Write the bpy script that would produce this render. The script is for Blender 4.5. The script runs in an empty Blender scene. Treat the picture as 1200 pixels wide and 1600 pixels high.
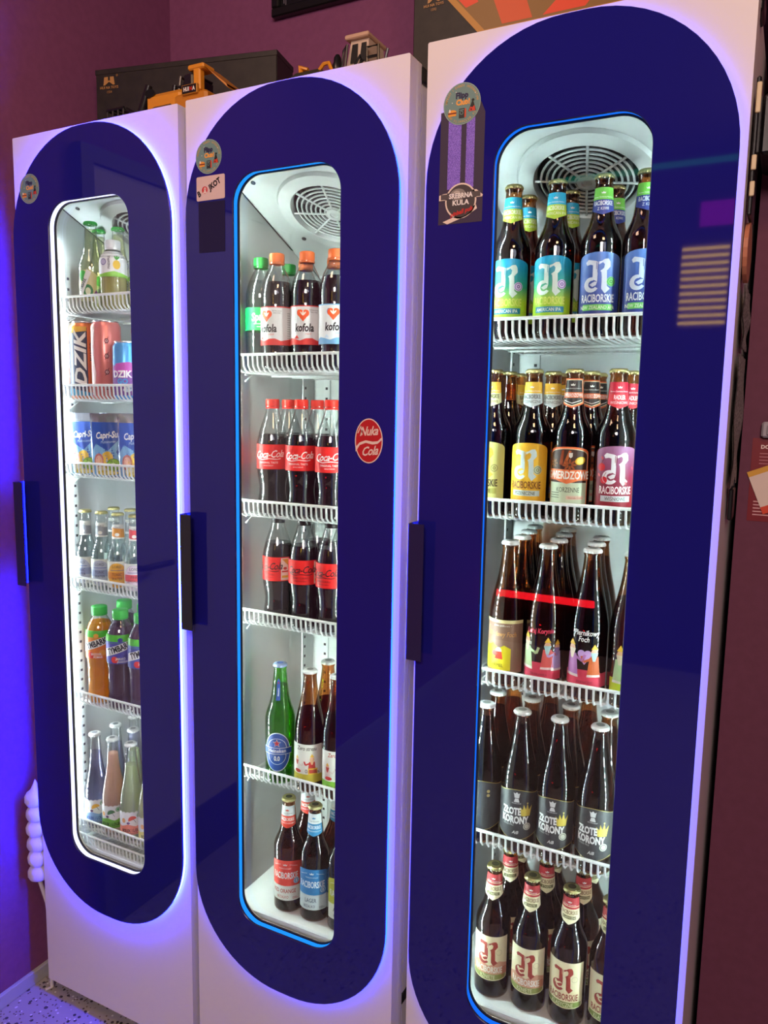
import bpy, bmesh, math, random
from mathutils import Vector, Matrix
from mathutils.geometry import tessellate_polygon
random.seed(7)
SC = bpy.context.scene
COL = SC.collection
PI = math.pi

# ------------------------------------------------------------------ camera
cam_d = bpy.data.cameras.new('camera'); cam = bpy.data.objects.new('camera', cam_d); COL.objects.link(cam)
RIGHT = Vector((0.8863371, 0.4627236, 0.0171288)); DOWN = Vector((0.0763126, -0.1094889, -0.9910543)); FWD = Vector((-0.4567088, 0.8797153, -0.1323557))
CAM = Vector((1.5858337, -1.2311421, 1.5116619))
cam.matrix_world = Matrix(((RIGHT.x, -DOWN.x, -FWD.x, CAM.x), (RIGHT.y, -DOWN.y, -FWD.y, CAM.y), (RIGHT.z, -DOWN.z, -FWD.z, CAM.z), (0, 0, 0, 1)))
cam_d.sensor_fit = 'VERTICAL'; cam_d.sensor_height = 32.0; cam_d.lens = 1216.93 * 32.0 / 1600.0
cam_d.clip_start = 0.02; cam_d.clip_end = 50
SC.camera = cam

# ------------------------------------------------------------------ world, lamps, exposure
world = bpy.data.worlds.new('world'); SC.world = world; world.use_nodes = True
bg = world.node_tree.nodes['Background']; bg.inputs[0].default_value = (0.05, 0.035, 0.05, 1); bg.inputs[1].default_value = 0.3

def area(name, loc, target, size, power, color, size_y=None):
    d = bpy.data.lights.new(name, 'AREA'); d.energy = power; d.color = color; d.size = size
    if size_y: d.shape = 'RECTANGLE'; d.size_y = size_y
    o = bpy.data.objects.new(name, d); COL.objects.link(o); o.location = loc
    o.rotation_euler = (Vector(target) - Vector(loc)).to_track_quat('-Z', 'Y').to_euler()
    return o
area('ceiling_lamp_warm', (1.95, -1.35, 2.86), (1.3, -0.3, 1.5), 0.35, 10, (1.0, 0.56, 0.30))
area('ceiling_lamp_soft', (2.1, -3.1, 2.80), (0.5, -0.2, 0.7), 0.8, 70, (1.0, 0.80, 0.76))
area('added_lamp_near', (0.55, -0.95, 2.86), (0.45, -0.2, 1.6), 0.4, 6.5, (1.0, 0.64, 0.46))  # added warm area light that brightens the left wall and fridge tops
area('ceiling_lamp_far', (3.2, -3.0, 2.86), (2.8, -3.0, 0.0), 1.0, 9, (0.85, 0.78, 1.0))
VS = SC.view_settings
VS.view_transform = 'Standard'; VS.look = 'None'; VS.exposure = 0.06; VS.gamma = 1.0; VS.use_curve_mapping = False
try:
    SC.cycles.use_denoising = True
    SC.cycles.transparent_max_bounces = 30; SC.cycles.use_adaptive_sampling = True; SC.cycles.adaptive_threshold = 0.05; SC.cycles.adaptive_min_samples = 16
    SC.cycles.max_bounces = 6; SC.cycles.diffuse_bounces = 4; SC.cycles.glossy_bounces = 3
    SC.cycles.sample_clamp_indirect = 6.0
    SC.cycles.caustics_reflective = False; SC.cycles.caustics_refractive = False
except Exception: pass

# ------------------------------------------------------------------ materials
MATS = {}
def lin(h):
    h = h.lstrip('#'); out = []
    for i in (0, 2, 4):
        c = int(h[i:i + 2], 16) / 255
        out.append(c / 12.92 if c <= 0.04045 else ((c + 0.055) / 1.055) ** 2.4)
    return tuple(out)
def PM(c, rough=0.45, metal=0.0, spec=0.5, coat=0.0):
    key = ('pm', c, rough, metal, spec, coat)
    if key in MATS: return MATS[key]
    m = bpy.data.materials.new('paint_' + str(c).lstrip('#') if isinstance(c, str) else 'paint'); m.use_nodes = True
    b = m.node_tree.nodes['Principled BSDF']; rgb = lin(c) if isinstance(c, str) else c
    b.inputs['Base Color'].default_value = (*rgb, 1); b.inputs['Roughness'].default_value = rough
    b.inputs['Metallic'].default_value = metal; b.inputs['Specular IOR Level'].default_value = spec
    b.inputs['Coat Weight'].default_value = coat
    MATS[key] = m; return m
def nodes_mat(name):
    m = bpy.data.materials.new(name); m.use_nodes = True; nt = m.node_tree; nt.nodes.clear()
    out = nt.nodes.new('ShaderNodeOutputMaterial'); return m, nt, out
def EM(name, col, strength):
    m, nt, out = nodes_mat(name); e = nt.nodes.new('ShaderNodeEmission')
    e.inputs[0].default_value = (*col, 1); e.inputs[1].default_value = strength
    nt.links.new(e.outputs[0], out.inputs[0]); return m
def EM_dots(name, col, strength, pitch, duty, axis=2, base=0.0):
    m, nt, out = nodes_mat(name); N = nt.nodes.new; L = nt.links.new
    e = N('ShaderNodeEmission'); e.inputs[0].default_value = (*col, 1)
    tc = N('ShaderNodeTexCoord'); sp = N('ShaderNodeSeparateXYZ'); L(tc.outputs['Object'], sp.inputs[0])
    a = N('ShaderNodeMath'); a.operation = 'DIVIDE'; L(sp.outputs[axis], a.inputs[0]); a.inputs[1].default_value = pitch
    f = N('ShaderNodeMath'); f.operation = 'FRACT'; L(a.outputs[0], f.inputs[0])
    g = N('ShaderNodeMath'); g.operation = 'LESS_THAN'; L(f.outputs[0], g.inputs[0]); g.inputs[1].default_value = duty
    h = N('ShaderNodeMath'); h.operation = 'MULTIPLY_ADD'; L(g.outputs[0], h.inputs[0]); h.inputs[1].default_value = strength; h.inputs[2].default_value = base
    L(h.outputs[0], e.inputs[1]); L(e.outputs[0], out.inputs[0]); return m
def thin_glass(name, tint, rough=0.03, f0=0.05, gloss=(1, 1, 1), fmax=0.9, edge=0.45):
    m, nt, out = nodes_mat(name); N = nt.nodes.new; L = nt.links.new
    t = N('ShaderNodeBsdfTransparent')
    g = N('ShaderNodeBsdfGlossy'); g.inputs[0].default_value = (*gloss, 1); g.inputs['Roughness'].default_value = rough
    lw = N('ShaderNodeLayerWeight'); lw.inputs[0].default_value = 0.5
    p = N('ShaderNodeMath'); p.operation = 'POWER'; L(lw.outputs['Facing'], p.inputs[0]); p.inputs[1].default_value = 4.0
    p2 = N('ShaderNodeMath'); p2.operation = 'POWER'; L(lw.outputs['Facing'], p2.inputs[0]); p2.inputs[1].default_value = 2.2
    mc = N('ShaderNodeMix'); mc.data_type = 'RGBA'; L(p2.outputs[0], mc.inputs[0]); mc.inputs[6].default_value = (*tint, 1); mc.inputs[7].default_value = (*[c * edge for c in tint], 1); L(mc.outputs[2], t.inputs[0])
    q = N('ShaderNodeMath'); q.operation = 'MULTIPLY_ADD'; L(p.outputs[0], q.inputs[0]); q.inputs[1].default_value = fmax - f0; q.inputs[2].default_value = f0
    mx = N('ShaderNodeMixShader'); L(q.outputs[0], mx.inputs[0]); L(t.outputs[0], mx.inputs[1]); L(g.outputs[0], mx.inputs[2])
    L(mx.outputs[0], out.inputs[0]); return m
def juice(name, col, trans=0.5):
    m, nt, out = nodes_mat(name); N = nt.nodes.new; L = nt.links.new
    d = N('ShaderNodeBsdfDiffuse'); d.inputs[0].default_value = (*col, 1)
    t = N('ShaderNodeBsdfTranslucent'); t.inputs[0].default_value = (*col, 1)
    mx = N('ShaderNodeMixShader'); mx.inputs[0].default_value = trans; L(d.outputs[0], mx.inputs[1]); L(t.outputs[0], mx.inputs[2])
    L(mx.outputs[0], out.inputs[0]); return m
def gradient(name, stops, z0, z1, rough=0.4):
    m = bpy.data.materials.new(name); m.use_nodes = True; nt = m.node_tree; N = nt.nodes.new; L = nt.links.new
    b = nt.nodes['Principled BSDF']; b.inputs['Roughness'].default_value = rough
    tc = N('ShaderNodeTexCoord'); sp = N('ShaderNodeSeparateXYZ'); L(tc.outputs['Object'], sp.inputs[0])
    mr = N('ShaderNodeMapRange'); mr.inputs[1].default_value = z0; mr.inputs[2].default_value = z1; L(sp.outputs[2], mr.inputs[0])
    cr = N('ShaderNodeValToRGB'); L(mr.outputs[0], cr.inputs[0]); el = cr.color_ramp.elements
    while len(el) < len(stops): el.new(0.5)
    for e, (p, c) in zip(el, stops): e.position = p; e.color = (*lin(c), 1)
    L(cr.outputs[0], b.inputs['Base Color']); return m
def noise_paint(name, c1, c2, scale, rough=0.6, bump=0.0, detail=3):
    m = bpy.data.materials.new(name); m.use_nodes = True; nt = m.node_tree; N = nt.nodes.new; L = nt.links.new
    b = nt.nodes['Principled BSDF']; b.inputs['Roughness'].default_value = rough
    tc = N('ShaderNodeTexCoord'); no = N('ShaderNodeTexNoise'); no.inputs['Scale'].default_value = scale; no.inputs['Detail'].default_value = detail
    L(tc.outputs['Object'], no.inputs['Vector'])
    cr = N('ShaderNodeValToRGB'); L(no.outputs['Fac'], cr.inputs[0])
    cr.color_ramp.elements[0].position = 0.35; cr.color_ramp.elements[0].color = (*c1, 1)
    cr.color_ramp.elements[1].position = 0.65; cr.color_ramp.elements[1].color = (*c2, 1)
    L(cr.outputs[0], b.inputs['Base Color'])
    if bump:
        bp = N('ShaderNodeBump'); bp.inputs['Strength'].default_value = bump; bp.inputs['Distance'].default_value = 0.002
        L(no.outputs['Fac'], bp.inputs['Height']); L(bp.outputs[0], b.inputs['Normal'])
    return m

def terrazzo():
    m = bpy.data.materials.new('terrazzo'); m.use_nodes = True; nt = m.node_tree; N = nt.nodes.new; L = nt.links.new
    b = nt.nodes['Principled BSDF']; b.inputs['Roughness'].default_value = 0.35
    tc = N('ShaderNodeTexCoord'); last = None
    base = N('ShaderNodeRGB'); base.outputs[0].default_value = (0.42, 0.38, 0.36, 1); last = base.outputs[0]
    for scale, thr, keep, col in ((75, 0.30, 0.32, (0.03, 0.025, 0.03)), (95, 0.27, 0.2, (0.78, 0.76, 0.74)), (150, 0.30, 0.22, (0.14, 0.09, 0.07)), (55, 0.28, 0.14, (0.05, 0.04, 0.045))):
        mp = N('ShaderNodeMapping'); mp.inputs['Location'].default_value = (scale * 0.137, scale * 0.071, 0); L(tc.outputs['Object'], mp.inputs[0])
        v = N('ShaderNodeTexVoronoi'); v.inputs['Scale'].default_value = scale; v.distance = 'CHEBYCHEV' if scale == 150 else 'EUCLIDEAN'; L(mp.outputs[0], v.inputs['Vector'])
        a = N('ShaderNodeMath'); a.operation = 'LESS_THAN'; L(v.outputs['Distance'], a.inputs[0]); a.inputs[1].default_value = thr
        s = N('ShaderNodeSeparateColor'); L(v.outputs['Color'], s.inputs[0])
        c = N('ShaderNodeMath'); c.operation = 'LESS_THAN'; L(s.outputs[0], c.inputs[0]); c.inputs[1].default_value = keep
        d = N('ShaderNodeMath'); d.operation = 'MULTIPLY'; L(a.outputs[0], d.inputs[0]); L(c.outputs[0], d.inputs[1])
        mx = N('ShaderNodeMix'); mx.data_type = 'RGBA'; L(d.outputs[0], mx.inputs[0]); L(last, mx.inputs[6]); mx.inputs[7].default_value = (*col, 1); last = mx.outputs[2]
    L(last, b.inputs['Base Color']); return m

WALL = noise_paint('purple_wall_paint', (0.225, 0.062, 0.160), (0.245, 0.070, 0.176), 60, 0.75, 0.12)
WHITE = PM((0.80, 0.76, 0.75), 0.38)
LINER = PM((0.80, 0.84, 0.83), 0.35)
SHELFW = PM((0.86, 0.90, 0.89), 0.4)
NAVY = PM((0.012, 0.011, 0.20), 0.03, 0, 0.5)
NAVY_RIM = PM((0.015, 0.012, 0.09), 0.3)
DARK = PM((0.012, 0.012, 0.014), 0.5)
BLACK = PM((0.006, 0.006, 0.007), 0.35)
GREYD = PM((0.05, 0.05, 0.055), 0.4)
PANE = thin_glass('door_glass', (0.97, 0.99, 0.98), 0.01, 0.035, fmax=0.6, edge=0.9)
AMBER = thin_glass('amber_glass', (0.68, 0.36, 0.14), 0.03, 0.085)
BEER = thin_glass('beer', (0.42, 0.17, 0.06), 0.2, 0.0, (0.05, 0.02, 0.01), 0.05, 0.8)
GREENG = thin_glass('green_glass', (0.25, 0.72, 0.10), 0.04, 0.06)
GREENB = thin_glass('green_beer', (0.62, 0.78, 0.25), 0.2, 0.0, (0.1, 0.2, 0.05), 0.05)
CLEAR = thin_glass('clear_glass', (0.94, 0.97, 0.97), 0.03, 0.10, edge=0.42)
WATER = thin_glass('clear_drink', (0.92, 0.95, 0.95), 0.05, 0.03, edge=0.75)
PALEY = thin_glass('pale_drink', (0.96, 0.94, 0.76), 0.05, 0.02, edge=0.8)
PALEV = thin_glass('violet_drink', (0.84, 0.82, 0.96), 0.05, 0.02, edge=0.85)
COLA = PM((0.010, 0.006, 0.006), 0.12, 0, 0.6)
GOLDCAP = PM((0.55, 0.50, 0.22), 0.3, 0.85)
WHITECAP = PM((0.80, 0.84, 0.83), 0.4)
WCAP_TXT = PM((0.12, 0.12, 0.12), 0.5)
SILVER = PM((0.75, 0.77, 0.8), 0.25, 0.9)

# ------------------------------------------------------------------ mesh helpers
class MB:
    def __init__(s): s.v = []; s.f = []; s.m = []; s.mats = []
    def mi(s, m):
        if m not in s.mats: s.mats.append(m)
        return s.mats.index(m)
    def add(s, vs, fs, m):
        o = len(s.v); i = s.mi(m); s.v += [tuple(p) for p in vs]
        for f in fs: s.f.append(tuple(k + o for k in f)); s.m.append(i)
        return s
    def box(s, x0, x1, y0, y1, z0, z1, m):
        return s.add([(x0, y0, z0), (x1, y0, z0), (x1, y1, z0), (x0, y1, z0), (x0, y0, z1), (x1, y0, z1), (x1, y1, z1), (x0, y1, z1)],
                     [(0, 3, 2, 1), (4, 5, 6, 7), (0, 1, 5, 4), (1, 2, 6, 5), (2, 3, 7, 6), (3, 0, 4, 7)], m)
    def bbox(s, x0, x1, y0, y1, z0, z1, m, b=0.003):
        # chamfered box
        v = []; 
        def ring(z, i): return [(x0 + b - 0 if k == 0 else 0, 0, 0) for k in ()]
        def rect(z, d, e):
            return [(x0 + d + e, y0 + d, z), (x1 - d - e, y0 + d, z), (x1 - d, y0 + d + e, z), (x1 - d, y1 - d - e, z), (x1 - d - e, y1 - d, z), (x0 + d + e, y1 - d, z), (x0 + d, y1 - d - e, z), (x0 + d, y0 + d + e, z)]
        rows = [rect(z0, b, b * 0.5), rect(z0 + b, 0, b), rect(z1 - b, 0, b), rect(z1, b, b * 0.5)]
        vs = [p for r in rows for p in r]; fs = []
        for j in range(3):
            for i in range(8): fs.append((j * 8 + i, j * 8 + (i + 1) % 8, (j + 1) * 8 + (i + 1) % 8, (j + 1) * 8 + i))
        fs.append(tuple(range(7, -1, -1))); fs.append(tuple(range(24, 32)))
        return s.add(vs, fs, m)
    def tube(s, pts, r, m, n=8, closed=False, caps=True):
        pts = [Vector(p) for p in pts]; vs = []; fs = []; N = len(pts); up = None
        for i, p in enumerate(pts):
            a = pts[(i - 1) % N] if (closed or i > 0) else p; b = pts[(i + 1) % N] if (closed or i < N - 1) else p
            t = (b - a).normalized()
            if up is None: up = Vector((0, 0, 1)) if abs(t.z) < 0.9 else Vector((1, 0, 0))
            u = up - t * up.dot(t)
            if u.length < 1e-6: u = t.orthogonal()
            u.normalize(); w = t.cross(u); up = u
            rr = r[i] if isinstance(r, (list, tuple)) else r
            for k in range(n):
                an = 2 * PI * k / n + PI / n; vs.append(p + (u * math.cos(an) + w * math.sin(an)) * rr)
        for i in range(N if closed else N - 1):
            j = (i + 1) % N
            for k in range(n): fs.append((i * n + k, i * n + (k + 1) % n, j * n + (k + 1) % n, j * n + k))
        if caps and not closed: fs.append(tuple(range(n - 1, -1, -1))); fs.append(tuple((N - 1) * n + k for k in range(n)))
        return s.add(vs, fs, m)
    def lathe(s, prof, m, n=28, mod=None, c=(0, 0, 0)):
        vs = []; fs = []
        for j, (r, z) in enumerate(prof):
            for k in range(n):
                a = 2 * PI * k / n; rr = r * (mod(a, z) if mod else 1); vs.append((c[0] + rr * math.sin(a), c[1] - rr * math.cos(a), c[2] + z))
        for j in range(len(prof) - 1):
            for k in range(n): fs.append((j * n + k, j * n + (k + 1) % n, (j + 1) * n + (k + 1) % n, (j + 1) * n + k))
        return s.add(vs, fs, m)
    def loops(s, rings, m, closed=True):
        # rings: list of equal-length point loops, stitched
        n = len(rings[0]); vs = [p for r in rings for p in r]; fs = []
        for j in range(len(rings) - 1):
            for k in range(n): fs.append((j * n + k, j * n + (k + 1) % n, (j + 1) * n + (k + 1) % n, (j + 1) * n + k))
        return s.add(vs, fs, m)
    def mesh(s, name, smooth=None):
        me = bpy.data.meshes.new(name); me.from_pydata(s.v, [], s.f)
        for m in s.mats: me.materials.append(m)
        me.polygons.foreach_set('material_index', s.m)
        if smooth is not None:
            me.polygons.foreach_set('use_smooth', [True] * len(s.f)); me.update(); me.set_sharp_from_angle(angle=math.radians(smooth))
        me.update(); return me
    def build(s, name, parent=None, smooth=None, loc=None):
        o = bpy.data.objects.new(name, s.mesh(name, smooth)); COL.objects.link(o)
        if parent: o.parent = parent
        if loc: o.location = loc
        return o

def empty(name, loc=(0, 0, 0), rz=0):
    o = bpy.data.objects.new(name, None); o.empty_display_size = 0.05; COL.objects.link(o); o.location = loc; o.rotation_euler = (0, 0, rz); return o
def tag(o, label=None, cat=None, group=None, kind=None):
    if label: o['label'] = label
    if cat: o['category'] = cat
    if group: o['group'] = group
    if kind: o['kind'] = kind
    return o
def kids(o): return list(o.children)
def copy_tree(o, parent=None):
    c = o.copy(); COL.objects.link(c); c.parent = parent
    for ch in kids(o): copy_tree(ch, c)
    return c
def rrect(x0, x1, z0, z1, r, n=8, ns=3):
    """closed outline, counter clockwise in x,z seen from -y; straight sides get ns extra points"""
    cs = [(x1 - r, z0 + r, -PI / 2), (x1 - r, z1 - r, 0), (x0 + r, z1 - r, PI / 2), (x0 + r, z0 + r, PI)]
    pts = []
    for i, (cx, cz, a0) in enumerate(cs):
        for k in range(n + 1):
            a = a0 + PI / 2 * k / n; pts.append((cx + r * math.cos(a), cz + r * math.sin(a)))
        nx, nz, na = cs[(i + 1) % 4]; e = (nx + r * math.cos(na), nz + r * math.sin(na)); s0 = pts[-1]
        for k in range(1, ns + 1): pts.append((s0[0] + (e[0] - s0[0]) * k / (ns + 1), s0[1] + (e[1] - s0[1]) * k / (ns + 1)))
    return pts
def at_y(pts, y): return [(x, y, z) for x, z in pts]

# ------------------------------------------------------------------ flat print (labels, stickers)
TXT = {}
def text_geo(t, bold=0.0, shear=0.0, space=1.0, align='CENTER'):
    key = (t, bold, shear, space, align)
    if key in TXT: return TXT[key]
    cu = bpy.data.curves.new('t', 'FONT'); cu.body = t; cu.size = 1; cu.align_x = align; cu.resolution_u = 2
    cu.offset = bold; cu.shear = shear; cu.space_character = space; cu.fill_mode = 'FRONT'
    ob = bpy.data.objects.new('t', cu); me = bpy.data.meshes.new_from_object(ob)
    g = ([(v.co.x, v.co.y) for v in me.vertices], [tuple(p.vertices) for p in me.polygons])
    bpy.data.objects.remove(ob); bpy.data.curves.remove(cu); bpy.data.meshes.remove(me)
    TXT[key] = g; return g
class Pr:
    """2D print in millimetres; wrapped on a surface of revolution or laid flat"""
    def __init__(s): s.items = []
    def raw(s, vs, fs, c, l, cut=True): s.items.append((vs, fs, c, l, cut)); return s
    def poly(s, pts, c, l=1):
        tri = tessellate_polygon([[Vector((x, y, 0)) for x, y in pts]]); return s.raw(list(pts), [tuple(t) for t in tri], c, l)
    def rect(s, u0, v0, u1, v1, c, l=1): return s.raw([(u0, v0), (u1, v0), (u1, v1), (u0, v1)], [(0, 1, 2, 3)], c, l)
    def ell(s, u, v, a, b, c, l=1, n=20, rot=0):
        pts = []
        for k in range(n):
            x = a * math.cos(2 * PI * k / n); y = b * math.sin(2 * PI * k / n); pts.append((u + x * math.cos(rot) - y * math.sin(rot), v + x * math.sin(rot) + y * math.cos(rot)))
        return s.raw(pts, [tuple(range(n))], c, l)
    def ring(s, u, v, r0, r1, c, l=1, n=24, a0=0, a1=360):
        vs = []; fs = []; full = a1 - a0 >= 360; m = n if full else n + 1
        for k in range(m):
            a = math.radians(a0 + (a1 - a0) * k / n); vs += [(u + r0 * math.cos(a), v + r0 * math.sin(a)), (u + r1 * math.cos(a), v + r1 * math.sin(a))]
        for k in range(n):
            j = (k + 1) % m; fs.append((2 * k, 2 * k + 1, 2 * j + 1, 2 * j))
        return s.raw(vs, fs, c, l)
    def line(s, pts, w, c, l=1):
        for a, b in zip(pts[:-1], pts[1:]):
            dx, dy = b[0] - a[0], b[1] - a[1]; d = math.hypot(dx, dy) or 1; nx, ny = -dy / d * w / 2, dx / d * w / 2
            s.raw([(a[0] - nx, a[1] - ny), (b[0] - nx, b[1] - ny), (b[0] + nx, b[1] + ny), (a[0] + nx, a[1] + ny)], [(0, 1, 2, 3)], c, l)
        return s
    def text(s, t, u, v, h, c, l=2, sx=1.0, bold=0.0, shear=0.0, rot=0.0, align='CENTER', space=1.0, slope=0.0):
        vs, fs = text_geo(t, bold, shear, space, align); k = h / 0.72; cr, sr = math.cos(rot), math.sin(rot)
        out = []
        for x, y in vs:
            x *= k * sx; y = y * k + slope * x; out.append((u + x * cr - y * sr, v + x * sr + y * cr))
        return s.raw(out, fs, c, l, h > 9)
    def arc(s, t, u, v, r, a_mid, span, h, c, l=2, inside=False, sx=0.8, bold=0.01):
        n = len(t)
        for i, ch in enumerate(t):
            if ch == ' ': continue
            f = (i + 0.5) / n - 0.5; a = math.radians(a_mid + (f * span if inside else -f * span))
            s.text(ch, u + r * math.cos(a), v + r * math.sin(a), h, c, l, sx, bold, 0, a + (PI / 2 if inside else -PI / 2))
        return s
    def up(s, d):
        s.items = [([(x, y + d) for x, y in vs], fs, c, l, cut) for vs, fs, c, l, cut in s.items]; return s
    def mesh(s, name, fn, du=5.0, dv=None, eps=0.18):
        mb = MB()
        for vs, fs, c, l, cut in s.items:
            m = PM(c, 0.42) if isinstance(c, str) else c
            if cut and du:
                bm = bmesh.new(); bv = [bm.verts.new((x, y, 0)) for x, y in vs]
                for f in fs:
                    try: bm.faces.new([bv[i] for i in f])
                    except ValueError: pass
                us = [x for x, y in vs]; ws = [y for x, y in vs]
                k = math.floor(min(us) / du) + 1
                while k * du < max(us):
                    bmesh.ops.bisect_plane(bm, geom=bm.verts[:] + bm.edges[:] + bm.faces[:], plane_co=(k * du, 0, 0), plane_no=(1, 0, 0)); k += 1
                if dv:
                    k = math.floor(min(ws) / dv) + 1
                    while k * dv < max(ws):
                        bmesh.ops.bisect_plane(bm, geom=bm.verts[:] + bm.edges[:] + bm.faces[:], plane_co=(0, k * dv, 0), plane_no=(0, 1, 0)); k += 1
                bm.verts.index_update(); V = [(q.co.x, q.co.y) for q in bm.verts]; F = [tuple(q.index for q in f.verts) for f in bm.faces]; bm.free()
            else: V, F = vs, fs
            V3 = [fn(x, y, l * eps) for x, y in V]
            mb.add([(a / 1000, b / 1000, d / 1000) for a, b, d in V3], F, m)
        return mb.mesh(name)
def wrap(prof, R=None):
    """prof in mm [(r,z)]"""
    def rad(z):
        for (r0, z0), (r1, z1) in zip(prof[:-1], prof[1:]):
            if z0 <= z <= z1 and z1 > z0: return r0 + (r1 - r0) * (z - z0) / (z1 - z0)
        return prof[-1][0]
    def fn(u, v, e):
        r = rad(v); a = u / (R or r); r += e + 0.25; return (r * math.sin(a), -r * math.cos(a), v)
    return fn
def flat(u, v, e): return (u, -e - 0.05, v)

# ================================================================== the room
XW, YB = -0.0715, 0.588
def struct(name, mb, label=None, smooth=None):
    o = mb.build(name, None, smooth); tag(o, label, None, None, 'structure'); return o
struct('floor', MB().box(XW - 0.1, 4.3, -3.7, YB + 0.1, -0.08, 0.0, terrazzo()), 'pale terrazzo floor with dark and white chips')
struct('ceiling', MB().box(XW - 0.1, 4.3, -3.7, YB + 0.1, 2.95, 3.03, PM((0.07, 0.05, 0.06), 0.8)), 'dark painted ceiling of the room')
struct('wall_left', MB().box(XW - 0.1, XW, -3.6, YB, 0, 2.95, WALL), 'purple painted wall beside the left fridge')
struct('wall_back', MB().box(XW - 0.1, 4.2, YB, YB + 0.1, 0, 2.95, WALL), 'purple painted wall behind the fridges')
WALL_PIER = noise_paint('darker_wall_colour', (0.125, 0.030, 0.062), (0.138, 0.034, 0.070), 60, 0.75, 0.12)  # pier colour set darker and redder than the other walls
struct('wall_right', MB().box(1.512, 4.2, 0.20, YB, 0, 2.95, WALL_PIER), 'darker wall pier close beside the right fridge')
struct('wall_far', MB().box(4.2, 4.3, -3.6, YB, 0, 2.95, WALL), 'purple wall at the far right of the room')
struct('wall_front', MB().box(XW - 0.1, 4.3, -3.7, -3.6, 0, 2.95, PM((0.035, 0.03, 0.05), 0.8)), 'dark wall opposite the fridges')
bbm = PM((0.46, 0.46, 0.47), 0.5)
struct('baseboard_left', MB().bbox(XW, XW + 0.012, -3.6, YB, 0, 0.037, bbm, 0.002), 'light grey baseboard along the left wall')
struct('baseboard_back', MB().bbox(XW + 0.012, 1.512, YB - 0.012, YB, 0, 0.037, bbm, 0.002), 'light grey baseboard along the back wall')
struct('baseboard_right', MB().bbox(1.512, 4.2, 0.188, 0.20, 0, 0.037, bbm, 0.002), 'light grey baseboard below the right wall')
# door in the left wall, it shows as a pale mirror image in the glossy panels
d1 = struct('door_1', MB().bbox(XW, XW + 0.02, -1.15, -0.30, 0.2, 2.12, PM((0.74, 0.70, 0.74), 0.55), 0.004), 'pale grey door in the left wall')
MB().bbox(XW, XW + 0.018, -1.15, -0.30, 0.0, 0.2, PM((0.05, 0.045, 0.05), 0.5), 0.003).build('kick_plate', d1)
fr = MB(); gm = PM((0.10, 0.08, 0.09), 0.5)
for a, b, c, d in ((-1.19, -1.15, 0, 2.16), (-0.30, -0.26, 0, 2.16), (-1.15, -0.30, 2.12, 2.16)): fr.box(XW, XW + 0.03, a, b, c, d, gm)
fr.build('door_frame', d1)
MB().tube([(XW + 0.02, -0.40, 1.05), (XW + 0.06, -0.40, 1.05), (XW + 0.065, -0.42, 1.05), (XW + 0.065, -0.52, 1.05)], 0.009, GREYD).build('door_handle', d1, 40)
# lit things on the opposite wall, seen only as reflections
def led_line():
    o = MB().box(0.2, 2.6, -3.6, -3.59, 2.86, 2.89, EM('green_neon', (0.02, 0.55, 0.35), 1.3)).build('neon_strip'); tag(o, 'thin green neon strip along the top of the opposite wall', 'light strip'); return o
led_line()
scr = empty('wall_screen', (1.14, -3.6, 2.59)); tag(scr, 'magenta glowing screen on the opposite wall', 'screen')
MB().bbox(-0.10, 0.10, 0.0, 0.03, -0.075, 0.075, BLACK, 0.005).build('housing', scr)
MB().box(-0.09, 0.09, 0.03, 0.031, -0.065, 0.065, EM('magenta', (0.5, 0.0, 0.65), 3.0)).build('display', scr)
lamp = empty('slatted_lamp', (1.09, -3.6, 2.21)); tag(lamp, 'golden slatted wall lamp on the opposite wall', 'lamp')
MB().bbox(-0.13, 0.13, 0.0, 0.02, -0.23, 0.23, PM((0.3, 0.2, 0.06), 0.4), 0.004).build('back_plate', lamp)
sl = MB().box(-0.12, 0.12, 0.02, 0.03, -0.007, 0.007, EM('gold_glow', (1.0, 0.58, 0.05), 8.0)).mesh('slat')
for k in range(11):
    s_ = bpy.data.objects.new('slat', sl); COL.objects.link(s_); s_.parent = lamp; s_.location = (0, 0, -0.20 + k * 0.040)

rn = MB().bbox(-0.06, 0.58, -3.6, -3.585, 0.30, 0.345, EM('red_neon', (1.0, 0.01, 0.02), 11.0), 0.004).build('neon_bar'); tag(rn, 'short red neon bar low on the opposite wall', 'light strip')

# ================================================================== the fridges
W, H, ZB = 0.48, 2.0908, 0.045
FX = (0.0, 0.5029, 1.0233); FY = (0.0, -0.0034, -0.0222)
STAND = 0.016                      # front panel stands this far off the white door
WX0, WX1, WZ0, WZ1, WR = 0.124, 0.358, 0.437, 1.937, 0.052   # window cut-out
CX0, CX1, CY0, CY1, CZ0, CZ1 = 0.040, 0.440, 0.05, 0.40, 0.40, 2.0   # chilled space
PSL, PZ0 = 0.45, 1.975             # sloping fan panel
YS = (0.055, 0.078, 0.075)         # where the shelf fronts stand
OUT = (((0.005, 0.009, 1.0), 235.0), ((0.002, 0.014, 1.0), 42.0), ((0.007, 0.024, 1.0), 14.0))
INN = (((0.60, 0.62, 1.0), 2.2), ((0.012, 0.24, 1.0), 1.3), ((0.008, 0.16, 1.0), 1.0))
COOL = (0.86, 1.0, 0.95)
HZ = ((1.086, 1.328), (1.055, 1.293), (1.084, 1.320))
FNAME = ('left', 'middle', 'right')
BARS = [EM_dots('cool_led_dots', c, 172.0, 0.016, 0.5, 2, 9.0) for c in ((0.84, 0.95, 1.0), COOL, (0.80, 1.0, 1.0))]

shell = MB()
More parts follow.
